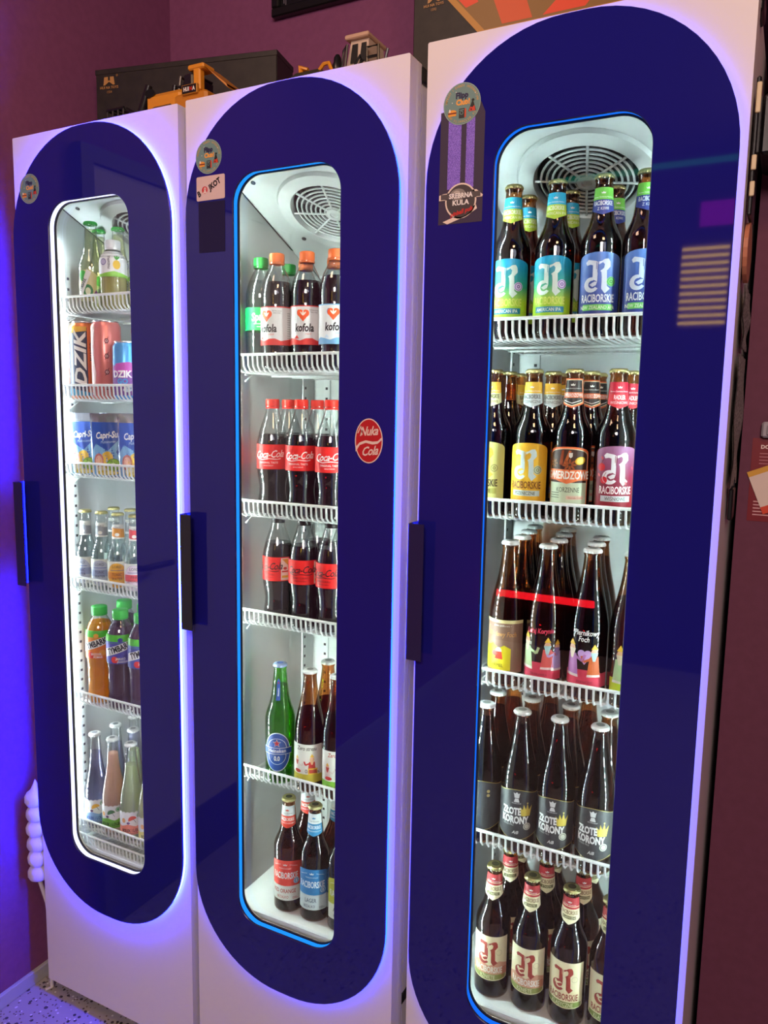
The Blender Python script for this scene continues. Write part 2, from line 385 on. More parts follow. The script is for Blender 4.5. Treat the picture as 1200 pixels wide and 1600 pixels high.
# outer cabinet
x0, x1, y0, y1, z0, z1 = 0.002, W - 0.002, 0.052, 0.55, ZB, H - 0.004
shell.add([(x0, y0, z0), (x1, y0, z0), (x1, y1, z0), (x0, y1, z0), (x0, y0, z1), (x1, y0, z1), (x1, y1, z1), (x0, y1, z1)], [(0, 3, 2, 1), (4, 5, 6, 7), (1, 2, 6, 5), (2, 3, 7, 6), (3, 0, 4, 7)], WHITE)
o_ = [(x0, y0, z0), (x1, y0, z0), (x1, y0, z1), (x0, y0, z1)]; i_ = [(CX0, y0, CZ0), (CX1, y0, CZ0), (CX1, y0, CZ1), (CX0, y0, CZ1)]
shell.loops([o_, i_], WHITE)
for fx in (0.04, W - 0.08):
    for fy in (0.08, 0.48): shell.box(fx, fx + 0.04, fy, fy + 0.04, 0, ZB, DARK)
shell_me = shell.mesh('cabinet')
liner = MB()
a, b = at_y([(CX0, CZ0), (CX1, CZ0), (CX1, CZ1), (CX0, CZ1)], CY0), at_y([(CX0, CZ0), (CX1, CZ0), (CX1, CZ1), (CX0, CZ1)], CY1)
liner.loops([a, b], LINER); liner.add(b, [(0, 1, 2, 3)], LINER)
liner.box(CX0, CX1, CY0, CY0 + 0.018, CZ0, CZ0 + 0.012, LINER)     # front sill
liner_me = liner.mesh('liner')
rail = MB()
for (xx, yy) in ((CX0 + 0.001, 0.09), (CX0 + 0.001, 0.345), (CX1 - 0.005, 0.09), (CX1 - 0.005, 0.345)):
    rail.box(xx, xx + 0.004, yy, yy + 0.018, CZ0 + 0.03, 1.83, SHELFW)
    for k in range(0, 56): rail.box(xx - 0.0006, xx + 0.0046, yy + 0.006, yy + 0.012, CZ0 + 0.05 + k * 0.0245, CZ0 + 0.056 + k * 0.0245, GREYD)
rail_me = rail.mesh('shelf_rails')
brail = MB()
for xx in (CX0 + 0.03, CX1 - 0.048):
    brail.box(xx, xx + 0.018, CY1 - 0.005, CY1 - 0.001, CZ0 + 0.03, 1.80, SHELFW)
    for k in range(0, 55): brail.box(xx + 0.006, xx + 0.012, CY1 - 0.0056, CY1 - 0.003, CZ0 + 0.05 + k * 0.0245, CZ0 + 0.056 + k * 0.0245, GREYD)
brail_me = brail.mesh('shelf_rails')
# fan panel (slopes down to the back) and grille, modelled in panel coordinates
def panel_pt(x, y, out=0.0):
    n = Vector((0, -PSL, -1)).normalized(); p = Vector((x, y, PZ0 - PSL * (y - 0.06))) + n * out; return tuple(p)
FCX, FCY = 0.215, 0.203
def fan_pt(r, a, out):
    k = 1 / math.sqrt(1 + PSL * PSL); return panel_pt(FCX + r * math.cos(a), FCY + r * math.sin(a) * k, out)
fp = MB()
NS = 48; hole = [fan_pt(0.087, 2 * PI * k / NS - 3 * PI / 4, 0.001) for k in range(NS)]
sq = []
for k in range(NS):
    t = k / NS * 4; i = int(t); f = t - i
    c4 = [(CX0, CY0 + 0.01), (CX1, CY0 + 0.01), (CX1, CY1), (CX0, CY1)]; p, q = c4[i], c4[(i + 1) % 4]
    sq.append(panel_pt(p[0] + (q[0] - p[0]) * f, p[1] + (q[1] - p[1]) * f, 0.001))
fp.loops([sq, hole], LINER)
fp.loops([[fan_pt(0.122, 2 * PI * k / NS, 0.002) for k in range(NS)], [fan_pt(0.118, 2 * PI * k / NS, 0.009) for k in range(NS)], [fan_pt(0.092, 2 * PI * k / NS, 0.011) for k in range(NS)], [fan_pt(0.087, 2 * PI * k / NS, 0.001) for k in range(NS)]], LINER)
pan_me = fp.mesh('fan_panel', 30)
drk = MB(); drk.add([fan_pt(0.088, 2 * PI * k / NS, -0.012) for k in range(NS)], [tuple(range(NS))], PM((0.03, 0.035, 0.035), 0.5))
for k in range(5):   # fan blades behind the grille
    a = 2 * PI * k / 5; drk.add([fan_pt(0.018, a, -0.004), fan_pt(0.08, a - 0.3, -0.010), fan_pt(0.082, a + 0.35, -0.003), fan_pt(0.02, a + 0.5, -0.010)], [(0, 1, 2, 3)], PM((0.10, 0.11, 0.11), 0.4))
fan_me = drk.mesh('fan')
ring_mes = [MB().tube([fan_pt(0.020 + 0.0098 * k, 2 * PI * j / 40, 0.006) for j in range(40)], 0.0021, SHELFW, 6, True).mesh('ring', 60) for k in range(7)]
spk_mes = [MB().tube([fan_pt(0.014, 2 * PI * k / 8 + 0.2, 0.007), fan_pt(0.089, 2 * PI * k / 8 + 0.2, 0.007)], 0.0024, SHELFW, 6).mesh('spoke', 60) for k in range(8)]
hub_me = MB().loops([[fan_pt(r, 2 * PI * j / 24, h) for j in range(24)] for r, h in ((0.017, 0.002), (0.017, 0.009), (0.009, 0.010), (0.008, 0.008), (0.0005, 0.008))], SHELFW).mesh('hub', 40)
scw_mes = []
for sx_, sy_ in ((0.085, 0.10), (0.35, 0.10), (0.095, 0.27), (0.345, 0.27)):
    q = Vector(panel_pt(sx_, sy_, 0.0)); n = Vector((0, -PSL, -1)).normalized(); u = Vector((1, 0, 0)); w_ = n.cross(u)
    scw_mes.append(MB().loops([[tuple(q + n * h + (u * math.cos(2 * PI * j / 12) + w_ * math.sin(2 * PI * j / 12)) * r) for j in range(12)] for r, h in ((0.005, 0.001), (0.005, 0.003), (0.003, 0.004), (0.0002, 0.002))], GREYD).mesh('screw', 40))
# door slab with window opening
dm = MB(); n_, ns_ = 8, 3
OO = rrect(0, W, ZB, H, 0.003, n_, ns_); HO = rrect(WX0 - 0.004, WX1 + 0.004, WZ0 - 0.004, WZ1 + 0.004, WR + 0.004, n_, ns_)
HB = rrect(CX0 + 0.002, CX1 - 0.002, CZ0 + 0.004, CZ1 - 0.004, 0.02, n_, ns_)
dm.loops([at_y(HB, 0.045), at_y(HO, 0.010), at_y(HO, 0.0), at_y(OO, 0.0), at_y(OO, 0.045), at_y(HB, 0.045)], WHITE)
door_me = dm.mesh('door', 30)
PX0, PX1, PZa, PZb, PR = 0.009, W - 0.009, 0.306, 2.083, 0.216
PO = rrect(PX0, PX1, PZa, PZb, PR, 16, 3); PH = rrect(WX0, WX1, WZ0, WZ1, WR, 16, 3)
pm = MB(); PO2 = rrect(PX0 + 0.001, PX1 - 0.001, PZa + 0.001, PZb - 0.001, PR - 0.001, 16, 3); PH2 = rrect(WX0 - 0.001, WX1 + 0.001, WZ0 - 0.001, WZ1 + 0.001, WR + 0.001, 16, 3)
pm.loops([at_y(PH2, -STAND), at_y(PO2, -STAND)], NAVY)
pm.loops([at_y(PO2, -STAND), at_y(PO, -STAND + 0.001), at_y(PO, -STAND + 0.004)], NAVY_RIM)
pm.loops([at_y(PO, -STAND + 0.004), at_y(PH, -STAND + 0.004)], NAVY_RIM)
pm.loops([at_y(PH, -STAND + 0.004), at_y(PH, -STAND + 0.001), at_y(PH2, -STAND)], NAVY_RIM)
panel_me = pm.mesh('front_panel')
gasket_me = MB().loops([at_y(rrect(WX0 + e, WX1 - e, WZ0 + e, WZ1 - e, WR - e, 12, 3), y) for e, y in ((-0.004, 0.001), (0.001, 0.001), (0.001, 0.004), (-0.004, 0.004))], DARK).mesh('gasket')
gp = rrect(WX0 - 0.003, WX1 + 0.003, WZ0 - 0.003, WZ1 + 0.003, WR + 0.003, 10, 3)
pane = MB(); pane.add(at_y(gp, 0.006), [tuple(range(len(gp)))], PANE); pane.add(at_y(gp, 0.010), [tuple(range(len(gp) - 1, -1, -1))], PANE)
pane_me = pane.mesh('glass_pane')
hm = MB()
pf = [(0.0015, 0.0), (0.0015, -0.038), (0.0035, -0.0405), (0.031, -0.0405), (0.031, -0.0385), (0.0045, -0.0385), (0.0035, -0.037), (0.0035, 0.0)]

fridges = []
for i in range(3):
    R = empty('drinks_fridge', (FX[i], FY[i], 0)); fridges.append(R)
    tag(R, ['left white fridge with navy front, juices, cans and small sodas', 'middle white fridge with navy front, mostly cola bottles', 'right white fridge with navy front, full of beer bottles'][i], 'fridge', 'display fridges with rounded navy fronts')
    def part(name, me, parent):
        o = bpy.data.objects.new(name, me); COL.objects.link(o); o.parent = parent; return o
    part('cabinet', shell_me, R); lin_o = part('liner', liner_me, R)
    tag(part('rail', rail_me, lin_o), 'slotted side rails'); tag(part('rail', brail_me, lin_o), 'slotted rear rails')
    fo = part('fan_panel', pan_me, R); part('fan', fan_me, fo)
    for me in ring_mes: part('ring', me, fo)
    for me in spk_mes: part('spoke', me, fo)
    part('hub', hub_me, fo)
    for me in scw_mes: part('screw', me, fo)
    for sx_, nx in ((CX0 + 0.004, 1), (CX1 - 0.016, -1)):
        # an LED bar behind each side of the door frame, facing the drinks
        lb = MB().box(sx_, sx_ + 0.012, 0.048, 0.052, 0.45, 1.90, WHITE).build('light_bar', R)
        e = MB(); xa = sx_ + 0.006 - 0.0035; e.add([(xa, 0.0525, 0.44), (xa + 0.007, 0.0525, 0.44), (xa + 0.007, 0.0525, 1.89), (xa, 0.0525, 1.89)], [(0, 3, 2, 1)], BARS[i])
        ex = sx_ + 0.0122 if nx > 0 else sx_ - 0.0002
        e.add([(ex, 0.0485, 0.46), (ex, 0.0515, 0.46), (ex, 0.0515, 1.89), (ex, 0.0485, 1.89)], [(0, 1, 2, 3)] if nx > 0 else [(0, 3, 2, 1)], BARS[i])
        e.build('diodes', lb)
    if i < 2: MB().tube([panel_pt(CX0 + 0.0015, 0.07, 0.002), panel_pt(CX0 + 0.0015, 0.30, 0.002), (CX0 + 0.002, 0.345, PZ0 - PSL * 0.26), (CX0 + 0.05, CY1 - 0.002, 1.775)], 0.0011, DARK, 6).build('liner_seam', R, 40)  # dark tube drawn along the seam of liner wall and fan panel
    D = part('door', door_me, R)
    tag(part('front_panel', panel_me, D), 'glossy navy front panel with rounded ends')
    part('gasket', gasket_me, D); part('glass_pane', pane_me, D)
    # LED bands behind the panel edge and around the window
    (c, s), (ci, si) = OUT[i], INN[i]
    eo = EM('outer_led_%d' % i, c, s); ei = EM('inner_led_%d' % i, ci, si)
    ob = MB(); P1 = rrect(PX0 + 0.003, PX1 - 0.003, PZa + 0.003, PZb - 0.003, PR - 0.003, 16, 3); P2 = rrect(PX0 + 0.009, PX1 - 0.009, PZa + 0.009, PZb - 0.009, PR - 0.009, 16, 3)
    ob.loops([at_y(P1, -0.0078), at_y(P1, -0.0008)], eo); ob.loops([at_y(P1, -0.0008), at_y(P2, -0.0008), at_y(P2, -0.0078), at_y(P1, -0.0078)], WHITE)
    tag(ob.build('light_strip', D), 'blue light strip glowing behind the panel edge')
    ib = MB(); Q1 = rrect(WX0 - 0.0015, WX1 + 0.0015, WZ0 - 0.0015, WZ1 + 0.0015, WR + 0.0015, 16, 3); Q2 = rrect(WX0 - 0.005, WX1 + 0.005, WZ0 - 0.005, WZ1 + 0.005, WR + 0.005, 16, 3)
    ib.loops([at_y(Q1, -0.0005), at_y(Q1, -0.0118)], ei); ib.loops([at_y(Q1, -0.0118), at_y(Q2, -0.0118), at_y(Q2, -0.0005), at_y(Q1, -0.0005)], WHITE)
    tag(ib.build('light_strip', D), 'light strip around the window')
    za, zb_ = HZ[i]; hb = MB()
    hb.loops([[(x, y, za) for x, y in pf], [(x, y, zb_) for x, y in pf]], PM((0.03, 0.03, 0.036), 0.3, 0.4) if i == 1 else PM((0.020, 0.016, 0.075), 0.25))
    hb.add([(x, y, za) for x, y in pf], [tuple(range(len(pf)))], NAVY_RIM); hb.add([(x, y, zb_) for x, y in pf], [tuple(range(len(pf) - 1, -1, -1))], NAVY_RIM)
    hb.build('handle', D)
    hg = MB().bbox(W - 0.05, W + 0.004, 0.044, 0.10, H - 0.03, H - 0.004, BLACK, 0.003).build('hinge', R)
    MB().box(W - 0.003, W + 0.0008, 0.046, 0.13, 0.335, 0.355, BLACK).build('side_slit', R)  # thin black box drawn in for the dark slit where the door ends
    bt = MB(); bt.loops([[(W - 0.002 + h, 0.16 + r * math.cos(2 * PI * j / 16), 1.965 + r * math.sin(2 * PI * j / 16)) for j in range(16)] for r, h in ((0.011, 0), (0.010, 0.003), (0.0003, 0.004))], SILVER)
    bt.build('plug', R, 40)

# ------------------------------------------------------------------ wire shelves
def make_shelf(depth=0.285, width=0.362, rim=0.033, lean=0.024):
    tb = MB().tube([(0, 0.0, rim), (width, 0.0, rim)], 0.0030, SHELFW, 8).mesh('front_rail', 50)
    bb = MB().tube([(0, lean, 0.0), (width, lean, 0.0)], 0.0026, SHELFW, 8).mesh('lower_rail', 50)
    bars = MB(); n = 31
    for k in range(n):
        x = 0.003 + (width - 0.006) * k / (n - 1)
        bars.tube([(x, 0.0, rim), (x, 0.002, 0.010), (x, 0.010, 0.001), (x, lean, -0.0022), (x, depth, -0.0022)], 0.0021, SHELFW, 6)
    wires = bars.mesh('wires', 60)
    cr = MB()
    for yy in (0.12, 0.20, depth): cr.tube([(0, yy, -0.006), (width, yy, -0.006)], 0.0024, SHELFW, 6)
    for xx in (0.002, width - 0.002): cr.tube([(xx, 0.0, rim), (xx, 0.004, 0.006), (xx, 0.014, 0.0), (xx, depth, -0.004)], 0.0030, SHELFW, 6)
    for xx in (-0.004, width + 0.004): cr.tube([(xx, 0.03, -0.020), (xx, 0.055, -0.006), (xx, 0.03, -0.006)], 0.0018, SHELFW, 6)
    return tb, bb, wires, cr.mesh('frame', 60)
SH = make_shelf()
SHELF_Z = ((1.718, 1.519, 1.339, 1.064, 0.777, 0.444, 0.404), (1.582, 1.282, 1.047, 0.695), (1.631, 1.324, 1.017, 0.708))
SHELF_L = (('white wire shelf under the green capped sodas in left fridge', 'white wire shelf under the drink cans in left fridge', 'white wire shelf under the blue juice pouches in left fridge',
            'white wire shelf under the small tonic bottles in left fridge', 'white wire shelf under the green capped juices in left fridge', 'white wire shelf under the pastel lemonades, second lowest in left fridge', 'lowest empty white wire shelf on the floor of left fridge'),
           ('white wire shelf under the orange capped colas in middle fridge', 'white wire shelf under the red capped colas in middle fridge', 'white wire shelf under the black capped colas in middle fridge', 'white wire shelf under the green beer bottle in middle fridge'),
           ('top white wire shelf in right fridge under teal and blue beers', 'second white wire shelf in right fridge under yellow and red beers', 'third white wire shelf in right fridge under bottles with painted figures', 'lowest white wire shelf in right fridge under black label beers'))
for i in range(3):
    for z, lb in zip(SHELF_Z[i], SHELF_L[i]):
        s_ = empty('wire_shelf', (FX[i] + 0.059, FY[i] + YS[i], z)); tag(s_, lb, 'shelf', 'white wire shelves in the fridges')
        for nm, me in zip(('front_rail', 'lower_rail', 'wires', 'frame'), SH):
            o = bpy.data.objects.new(nm, me); COL.objects.link(o); o.parent = s_
            if nm == 'wires': o['kind'] = 'stuff'

# ================================================================== drinks
def crown(m, z0, r=15.2, top=None):
    mb = MB(); n = 42
    def md(a, z): return 1 + (0.045 * math.cos(21 * a) if z < 0.0045 else 0)
    mb.lathe([(r / 1000 * k, (z / 1000)) for k, z in ((1.0, 0.0), (1.03, 1.6), (1.0, 4.0), (0.97, 5.4), (0.88, 6.6), (0.6, 7.0), (0.0, 7.0))], m, n, md, (0, 0, z0 / 1000))
    if top: mb.lathe([(0.0, 0.0), (r * 0.5 / 1000, 0.0)], top, 14, None, (0, 0, (z0 + 7.15) / 1000))
    return mb.mesh('cap', 50)
def screwcap(m, z0, r, h):
    mb = MB(); n = 60
    def md(a, z): return 1 + (0.018 * math.cos(30 * a) if 0.0025 < z < (h - 2.5) / 1000 else 0)
    mb.lathe([(r / 1000 * k, z / 1000) for k, z in ((1.0, -4.5), (1.0, -1.2), (0.95, -1.0), (0.95, 0.0), (1.0, 0.2), (1.0, 3), (1.0, h - 3), (0.97, h - 0.8), (0.9, h), (0.0, h))], m, n, md, (0, 0, z0 / 1000))
    return mb.mesh('cap', 40)
P_BEER = [(0, 2), (26, 0.5), (31, 1.5), (33, 6), (33, 146), (32.3, 152), (30, 160), (26, 169), (22, 178), (19, 188), (17.6, 196), (15.6, 218), (14.2, 236), (13.4, 246), (14.8, 247.5), (14.8, 251), (13.2, 252), (13.2, 257)]
P_EURO = [(0, 2), (26, 0.5), (31, 1.5), (33, 6), (33, 126), (32.3, 138), (30, 154), (26.5, 171), (22.5, 188), (19, 205), (16.4, 222), (14.4, 240), (13.6, 250), (14.8, 252), (14.8, 256), (13.2, 257), (13.2, 262)]
P_HEIN = [(0, 2), (26, 0.5), (31, 1.5), (33, 6), (33, 138), (32.4, 146), (29.5, 158), (24.5, 172), (20, 190), (17, 214), (14.6, 240), (13.4, 252), (14.6, 254), (14.6, 258), (13, 259), (13, 263)]
P_COKE = [(0, 4), (18, 1), (26, 1), (30, 6), (31.5, 18), (31, 32), (28.6, 48), (28.0, 60), (30, 76), (32.4, 92), (32.6, 98), (32.6, 152), (31.5, 160), (28, 176), (23, 192), (18, 206), (14.4, 218), (12.6, 226), (15.5, 227), (15.5, 229), (12.6, 230), (12.6, 240)]
P_KOF = [(0, 4), (18, 1), (27, 1), (31, 6), (32.6, 16), (32.6, 36), (31.6, 42), (32.6, 48), (32.6, 128), (31.8, 136), (32.6, 144), (32, 158), (29, 174), (24, 188), (18, 200), (14, 208), (12.6, 212), (15.8, 213), (15.8, 215), (12.6, 216), (12.6, 232)]
P_TYM = [(0, 4), (18, 1), (27, 1), (31, 6), (33, 16), (33, 30), (31.4, 40), (33, 52), (31.4, 66), (33, 80), (31.4, 94), (33, 106), (34, 114), (34, 172), (32.6, 184), (28.5, 198), (22.5, 210), (18, 217), (16.4, 221), (19, 222), (19, 224), (16.4, 225), (16.4, 242)]
P_PINE = [(0, 3), (22, 1), (27, 4), (29, 12), (29, 70), (30, 76), (30, 106), (28, 116), (23, 124), (17, 130), (14.5, 134), (14.5, 150)]
P_SODA = [(0, 3), (22, 1), (27, 2), (29, 8), (29, 96), (28, 106), (24.5, 118), (20, 130), (17, 142), (15, 160), (13.4, 184), (12.6, 190), (14, 191.5), (14, 195), (12.6, 196), (12.6, 201)]
P_TON = [(0, 3), (20, 1), (24, 2), (26, 8), (26, 84), (25, 92), (21, 104), (17, 114), (14.5, 124), (13.2, 145), (12.4, 172), (12, 180), (13.4, 181.5), (13.4, 185), (12, 186), (12, 190)]
P_LOL = [(0, 3), (22, 1), (27, 2), (29, 8), (29, 92), (28.2, 104), (25.5, 120), (22, 138), (18.4, 158), (15.6, 180), (13.6, 208), (12.6, 232), (13.8, 234), (13.8, 238), (12.4, 239), (12.4, 244)]
def prof_r(prof, z):
    for (r0, z0), (r1, z1) in zip(prof[:-1], prof[1:]):
        if z0 <= z <= z1 and z1 > z0: return r0 + (r1 - r0) * (z - z0) / (z1 - z0)
    return prof[-1][0]
def inner(prof, fill, t=1.6):
    out = [(0, prof[0][1] + t + 1)]
    for r, z in prof[1:]:
        if z + t > fill: break
        if z >= 5 or not out[1:]: out.append((max(r - t, 0.5), max(z, prof[0][1] + t + 1)))
    out += [(prof_r(prof, fill) - t, fill), (0, fill)]
    return out
ms = lambda prof: [(r / 1000, z / 1000) for r, z in prof]

BLK, WHT, CRM = '#121214', '#f4f6f4', '#f1ecc4'
def black_letter_R(p, u, v, h, c, l=2):
    k = h / 1.2; T = lambda pts: [(u + (x - 0.5) * k, v + (y - 0.05) * k) for x, y in pts]
    p.poly(T([(0.08, 1.00), (0.17, 1.09), (0.42, 1.04), (0.50, 1.0), (0.50, 0.60), (0.34, 0.66), (0.34, 0.90), (0.25, 0.93), (0.13, 0.90)]), c, l)
    p.poly(T([(0.34, 0.66), (0.50, 0.60), (0.50, 0.36), (0.34, 0.44)]), c, l)
    p.poly(T([(0.50, 1.0), (0.62, 1.03), (0.72, 1.10), (0.84, 1.11), (0.90, 1.02), (0.92, 0.86), (0.82, 0.74), (0.66, 0.66), (0.58, 0.70), (0.70, 0.80), (0.72, 0.92), (0.66, 0.99), (0.56, 0.93), (0.50, 0.90)]), c, l)
    p.poly(T([(0.62, 0.68), (0.80, 0.72), (0.82, 0.22), (0.93, 0.13), (0.76, -0.03), (0.64, 0.12), (0.64, 0.50)]), c, l)
    arc = [(0.30 + 0.26 * math.cos(math.radians(a)), 0.26 + 0.25 * math.sin(math.radians(a))) for a in range(70, 331, 20)]
    arc += [(0.34 + (0.13 + 0.07 * (330 - a) / 260 * 0.2) * math.cos(math.radians(a)), 0.27 + 0.13 * math.sin(math.radians(a))) for a in range(320, 79, -20)]
    p.poly(T(arc), c, l)
    p.poly(T([(0.24, 0.27), (0.40, 0.36), (0.50, 0.36), (0.46, 0.24), (0.34, 0.19)]), c, l)
def wheat(p, u, v, h, c, l=3):
    p.line([(u, v), (u + h * 0.05, v + h)], h * 0.03, c, l)
    for k in range(5):
        y = v + h * (0.35 + 0.13 * k)
        for s in (-1, 1): p.ell(u + s * h * 0.075, y, h * 0.035, h * 0.075, c, l, 8, -s * 0.5)
def crest(p, u, v, w, c, l=2):
    p.poly([(u - w / 2, v), (u + w / 2, v), (u + w * 0.6, v + w * 0.5), (u + w * 0.28, v + w * 0.25), (u, v + w * 0.62), (u - w * 0.28, v + w * 0.25), (u - w * 0.6, v + w * 0.5)], c, l)
def arch_pts(hw, v0, vs, vt):
    pts = [(-hw, v0), (hw, v0), (hw, vs)]
    for k in range(1, 12):
        a = PI * k / 12; pts.append((hw * math.cos(a), vs + (vt - vs) * math.sin(a) ** 0.8))
    return pts + [(-hw, vs)]
def body_label(base, emblem, name_c, band, band_c, band_txt, hops=None, seal=None, seal_c='#ffffff', hw=38, gold=None):
    p = Pr(); p.poly(arch_pts(hw, 32, 119, 132), base, 1)
    black_letter_R(p, -3, 71, 57, emblem, 2); wheat(p, -3.4, 100, 17, hops or BLK, 3)
    if seal: p.ell(19, 86, 7.5, 7.5, seal, 2); p.ring(19, 86, 5.2, 6.2, seal_c, 3, 20); p.ring(19, 86, 1.5, 2.8, seal_c, 3, 12)
    p.text('RACIBORSKIE', -2, 54, 12.5, name_c, 3, 0.52, 0.022)
    p.rect(-26, 41, 24, 50.5, band, 2); p.text(band_txt, -2, 43, 5.8, band_c, 3, 0.78, 0.01)
    return p
def neck_label(top, bot, txt_c, l1, l2, rows=('RACIBORSKIE',), crestc='#ffffff'):
    p = Pr(); hw = 20
    p.poly([(-hw, 200), (0, 192), (hw, 200), (hw, 222), (-hw, 222)], bot, 1); p.poly([(-hw, 216), (hw, 216), (hw, 235), (-hw, 235)], top, 1.5)
    crest(p, 0, 225, 6.0, crestc, 2); p.text('Browar Zamkowy Racibórz', 0, 218.8, 2.4, crestc, 2, 0.85)
    p.text(l1, 0, 207, 7.2, txt_c, 2, 0.5, 0.022); p.text(l2, 0, 199.5, 4.8, txt_c, 2, 0.8)
    return p
D = {}    # designs: name -> dict(parts)
G_IPA = gradient('ipa_label', [(0.0, '#9fd02a'), (0.30, '#a8d432'), (0.55, '#2f9f7a'), (0.85, '#1597b6'), (1.0, '#18a0cf')], 0.032, 0.128)
G_APA = gradient('apa_label', [(0.0, '#25307e'), (0.5, '#3b57ad'), (1.0, '#5a83cf')], 0.032, 0.128)
G_WHEAT = gradient('wheat_label', [(0.0, '#e2a51e'), (0.5, '#f0c438'), (1.0, '#e9b22c')], 0.032, 0.128)
G_RAD = gradient('cherry_label', [(0.0, '#8a1020'), (0.5, '#7d1838'), (1.0, '#a06a92')], 0.032, 0.128)
def design(name, prof, glass, fill, liq, cap, labels, capz=None, h=None): D[name] = dict(prof=prof, glass=glass, fill=fill, liq=liq, cap=cap, labels=labels)
gold = crown(GOLDCAP, 250, 14.8, PM('#3b3a1c')); white_e = crown(WHITECAP, 256, 15.2, PM('#8e9692'))
B = lambda p: ('label', p); N_ = lambda p: ('neck_label', p)
IPA = body_label(G_IPA, '#d9eee6', '#d7e66a', '#1c86a8', '#e8f4e8', 'AMERICAN IPA', '#2b8fa5', '#d8c8ee', '#6b4a9a')
design('ipa', P_BEER, AMBER, 205, BEER, gold, [B(IPA), N_(neck_label('#2cb3dc', '#b4d53a', '#f2f7d8', 'RACIBORSKIE', 'AMERICAN IPA'))])
APA = body_label(G_APA, '#d6e2f2', '#e4ecf4', '#6fd064', '#e6f6da', 'NEW ZEALAND APA', '#3b57ad', '#5fc254', '#1d5a2a')
design('apa', P_BEER, AMBER, 205, BEER, gold, [B(APA), N_(neck_label('#7ed957', '#33449a', '#eef2fa', 'RACIBORSKIE', 'Z KIWI'))])
MIO = body_label('#d9dc8a', '#e9a93c', '#4a3a18', '#b9bb62', '#4a4a1a', 'MIODOWE', '#b7b95e', '#cfd08a', '#8a8440')
design('honey', P_BEER, AMBER, 205, BEER, gold, [B(MIO), N_(neck_label('#f2c13a', '#dfe0a8', '#4a4a20', 'RACIBORSKIE', 'MIODOWE'))])
PSZ = body_label(G_WHEAT, '#cfe3e4', '#7a4a10', '#c6d6d2', '#5a5038', 'PSZENICZNE', '#e9b22c', '#bccdb0', '#8a8040')
design('wheat', P_BEER, AMBER, 205, BEER, gold, [B(PSZ), N_(neck_label('#f0bf36', '#cfdcdc', '#4a4a40', 'RACIBORSKIE', 'PSZENICZNE'))])
def spiced():
    p = Pr(); p.poly(arch_pts(38, 30, 116, 128), '#e8703a', 1); p.poly(arch_pts(35.5, 32, 113, 125), CRM, 2); p.poly(arch_pts(34.5, 33, 112, 124), '#3a1c10', 3)
    p.rect(-34.5, 33, 34.5, 68, '#cfe0c0', 3.5)
    p.poly([(-8, 96), (2, 122), (6, 121), (-3, 95)], '#b9602c', 4); p.poly([(-14, 98), (-10, 122), (-6, 122), (-8, 97)], '#a04a20', 4)
    for k in range(8):
        a = 2 * PI * k / 8; p.ell(4 + 7 * math.cos(a), 98 + 6 * math.sin(a), 4.6, 1.8, '#9a4a1c', 5, 8, a)
    for k in range(7):
        a = 2 * PI * k / 7; p.ell(-25 + 5 * math.cos(a), 100 + 5 * math.sin(a), 3.6, 1.5, '#8a5a2c', 5, 8, a)
    p.ell(21, 105, 9, 6.5, '#f2c530', 4, 18, 0.3); p.ell(21, 105, 6.5, 4.4, '#f6dd70', 5, 18, 0.3)
    p.poly([(2, 118), (8, 118), (8, 112), (5, 109), (2, 112)], '#e9e9e0', 5)
    p.rect(-38, 72, 38, 90, '#ef7a44', 4.5); p.text('GWIERDZOWE', 0, 74.5, 13, '#fbf6ea', 6, 0.62, 0.03)
    p.poly([(-20, 72), (20, 72), (0, 66)], '#ef7a44', 4.5)
    p.text('KORZENNE', 2, 52, 8.5, '#30402a', 5, 0.62); p.rect(0, 40, 30, 46, '#e8c8b0', 4.5); p.text('Ekstrakt 11,8%', 15, 41.4, 2.8, '#a03020', 5)
    p.rect(-30, 50, -12, 51, '#30402a', 5); p.rect(-30, 46, -12, 47, '#30402a', 5); p.rect(-30, 42, -12, 43, '#30402a', 5); return p
def spiced_neck():
    p = Pr(); hw = 20; p.poly([(-hw, 200), (0, 192), (hw, 200), (hw, 241), (-hw, 241)], '#e8703a', 1); p.poly([(-18, 202), (0, 195), (18, 202), (18, 239), (-18, 239)], CRM, 1.5); p.poly([(-17, 203), (0, 196.5), (17, 203), (17, 238), (-17, 238)], '#2a2220', 2)
    crest(p, 0, 229, 6.5, WHT, 3); p.text('Browar Zamkowy Racibórz', 0, 223.5, 2.2, WHT, 3, 0.85); p.rect(-18, 209, 18, 218, '#ef7a44', 2.5); p.text('GWIERDZOWE', 0, 210.5, 6, WHT, 4, 0.62, 0.02); p.line([(-14, 205), (0, 200), (14, 205)], 1.2, WHT, 3); return p
design('spiced', P_BEER, AMBER, 205, BEER, gold, [B(spiced()), N_(spiced_neck())])
RAD = body_label(G_RAD, '#e6e8ea', '#f2e2e2', '#ccd6d6', '#3a3a3a', 'WIŚNIOWE', '#7d1838', None)
for u_, v_, r_ in ((-27, 97, 6.5), (-22, 76, 6)): RAD.ell(u_, v_, r_, r_, '#d0182a', 2); RAD.line([(u_, v_ + r_), (u_ + 4, v_ + r_ + 7)], 0.8, '#7a1020', 2)
for u_, v_ in ((-26, 112), (-31, 84), (14, 72), (27, 96)): RAD.ell(u_, v_, 1.6, 3, '#e05a60', 2, 10, 0.5)
design('cherry', P_BEER, AMBER, 205, BEER, gold, [B(RAD), N_(neck_label('#c4203a', '#d8323c', '#fbeeee', 'RADLER', 'WIŚNIOWE'))])
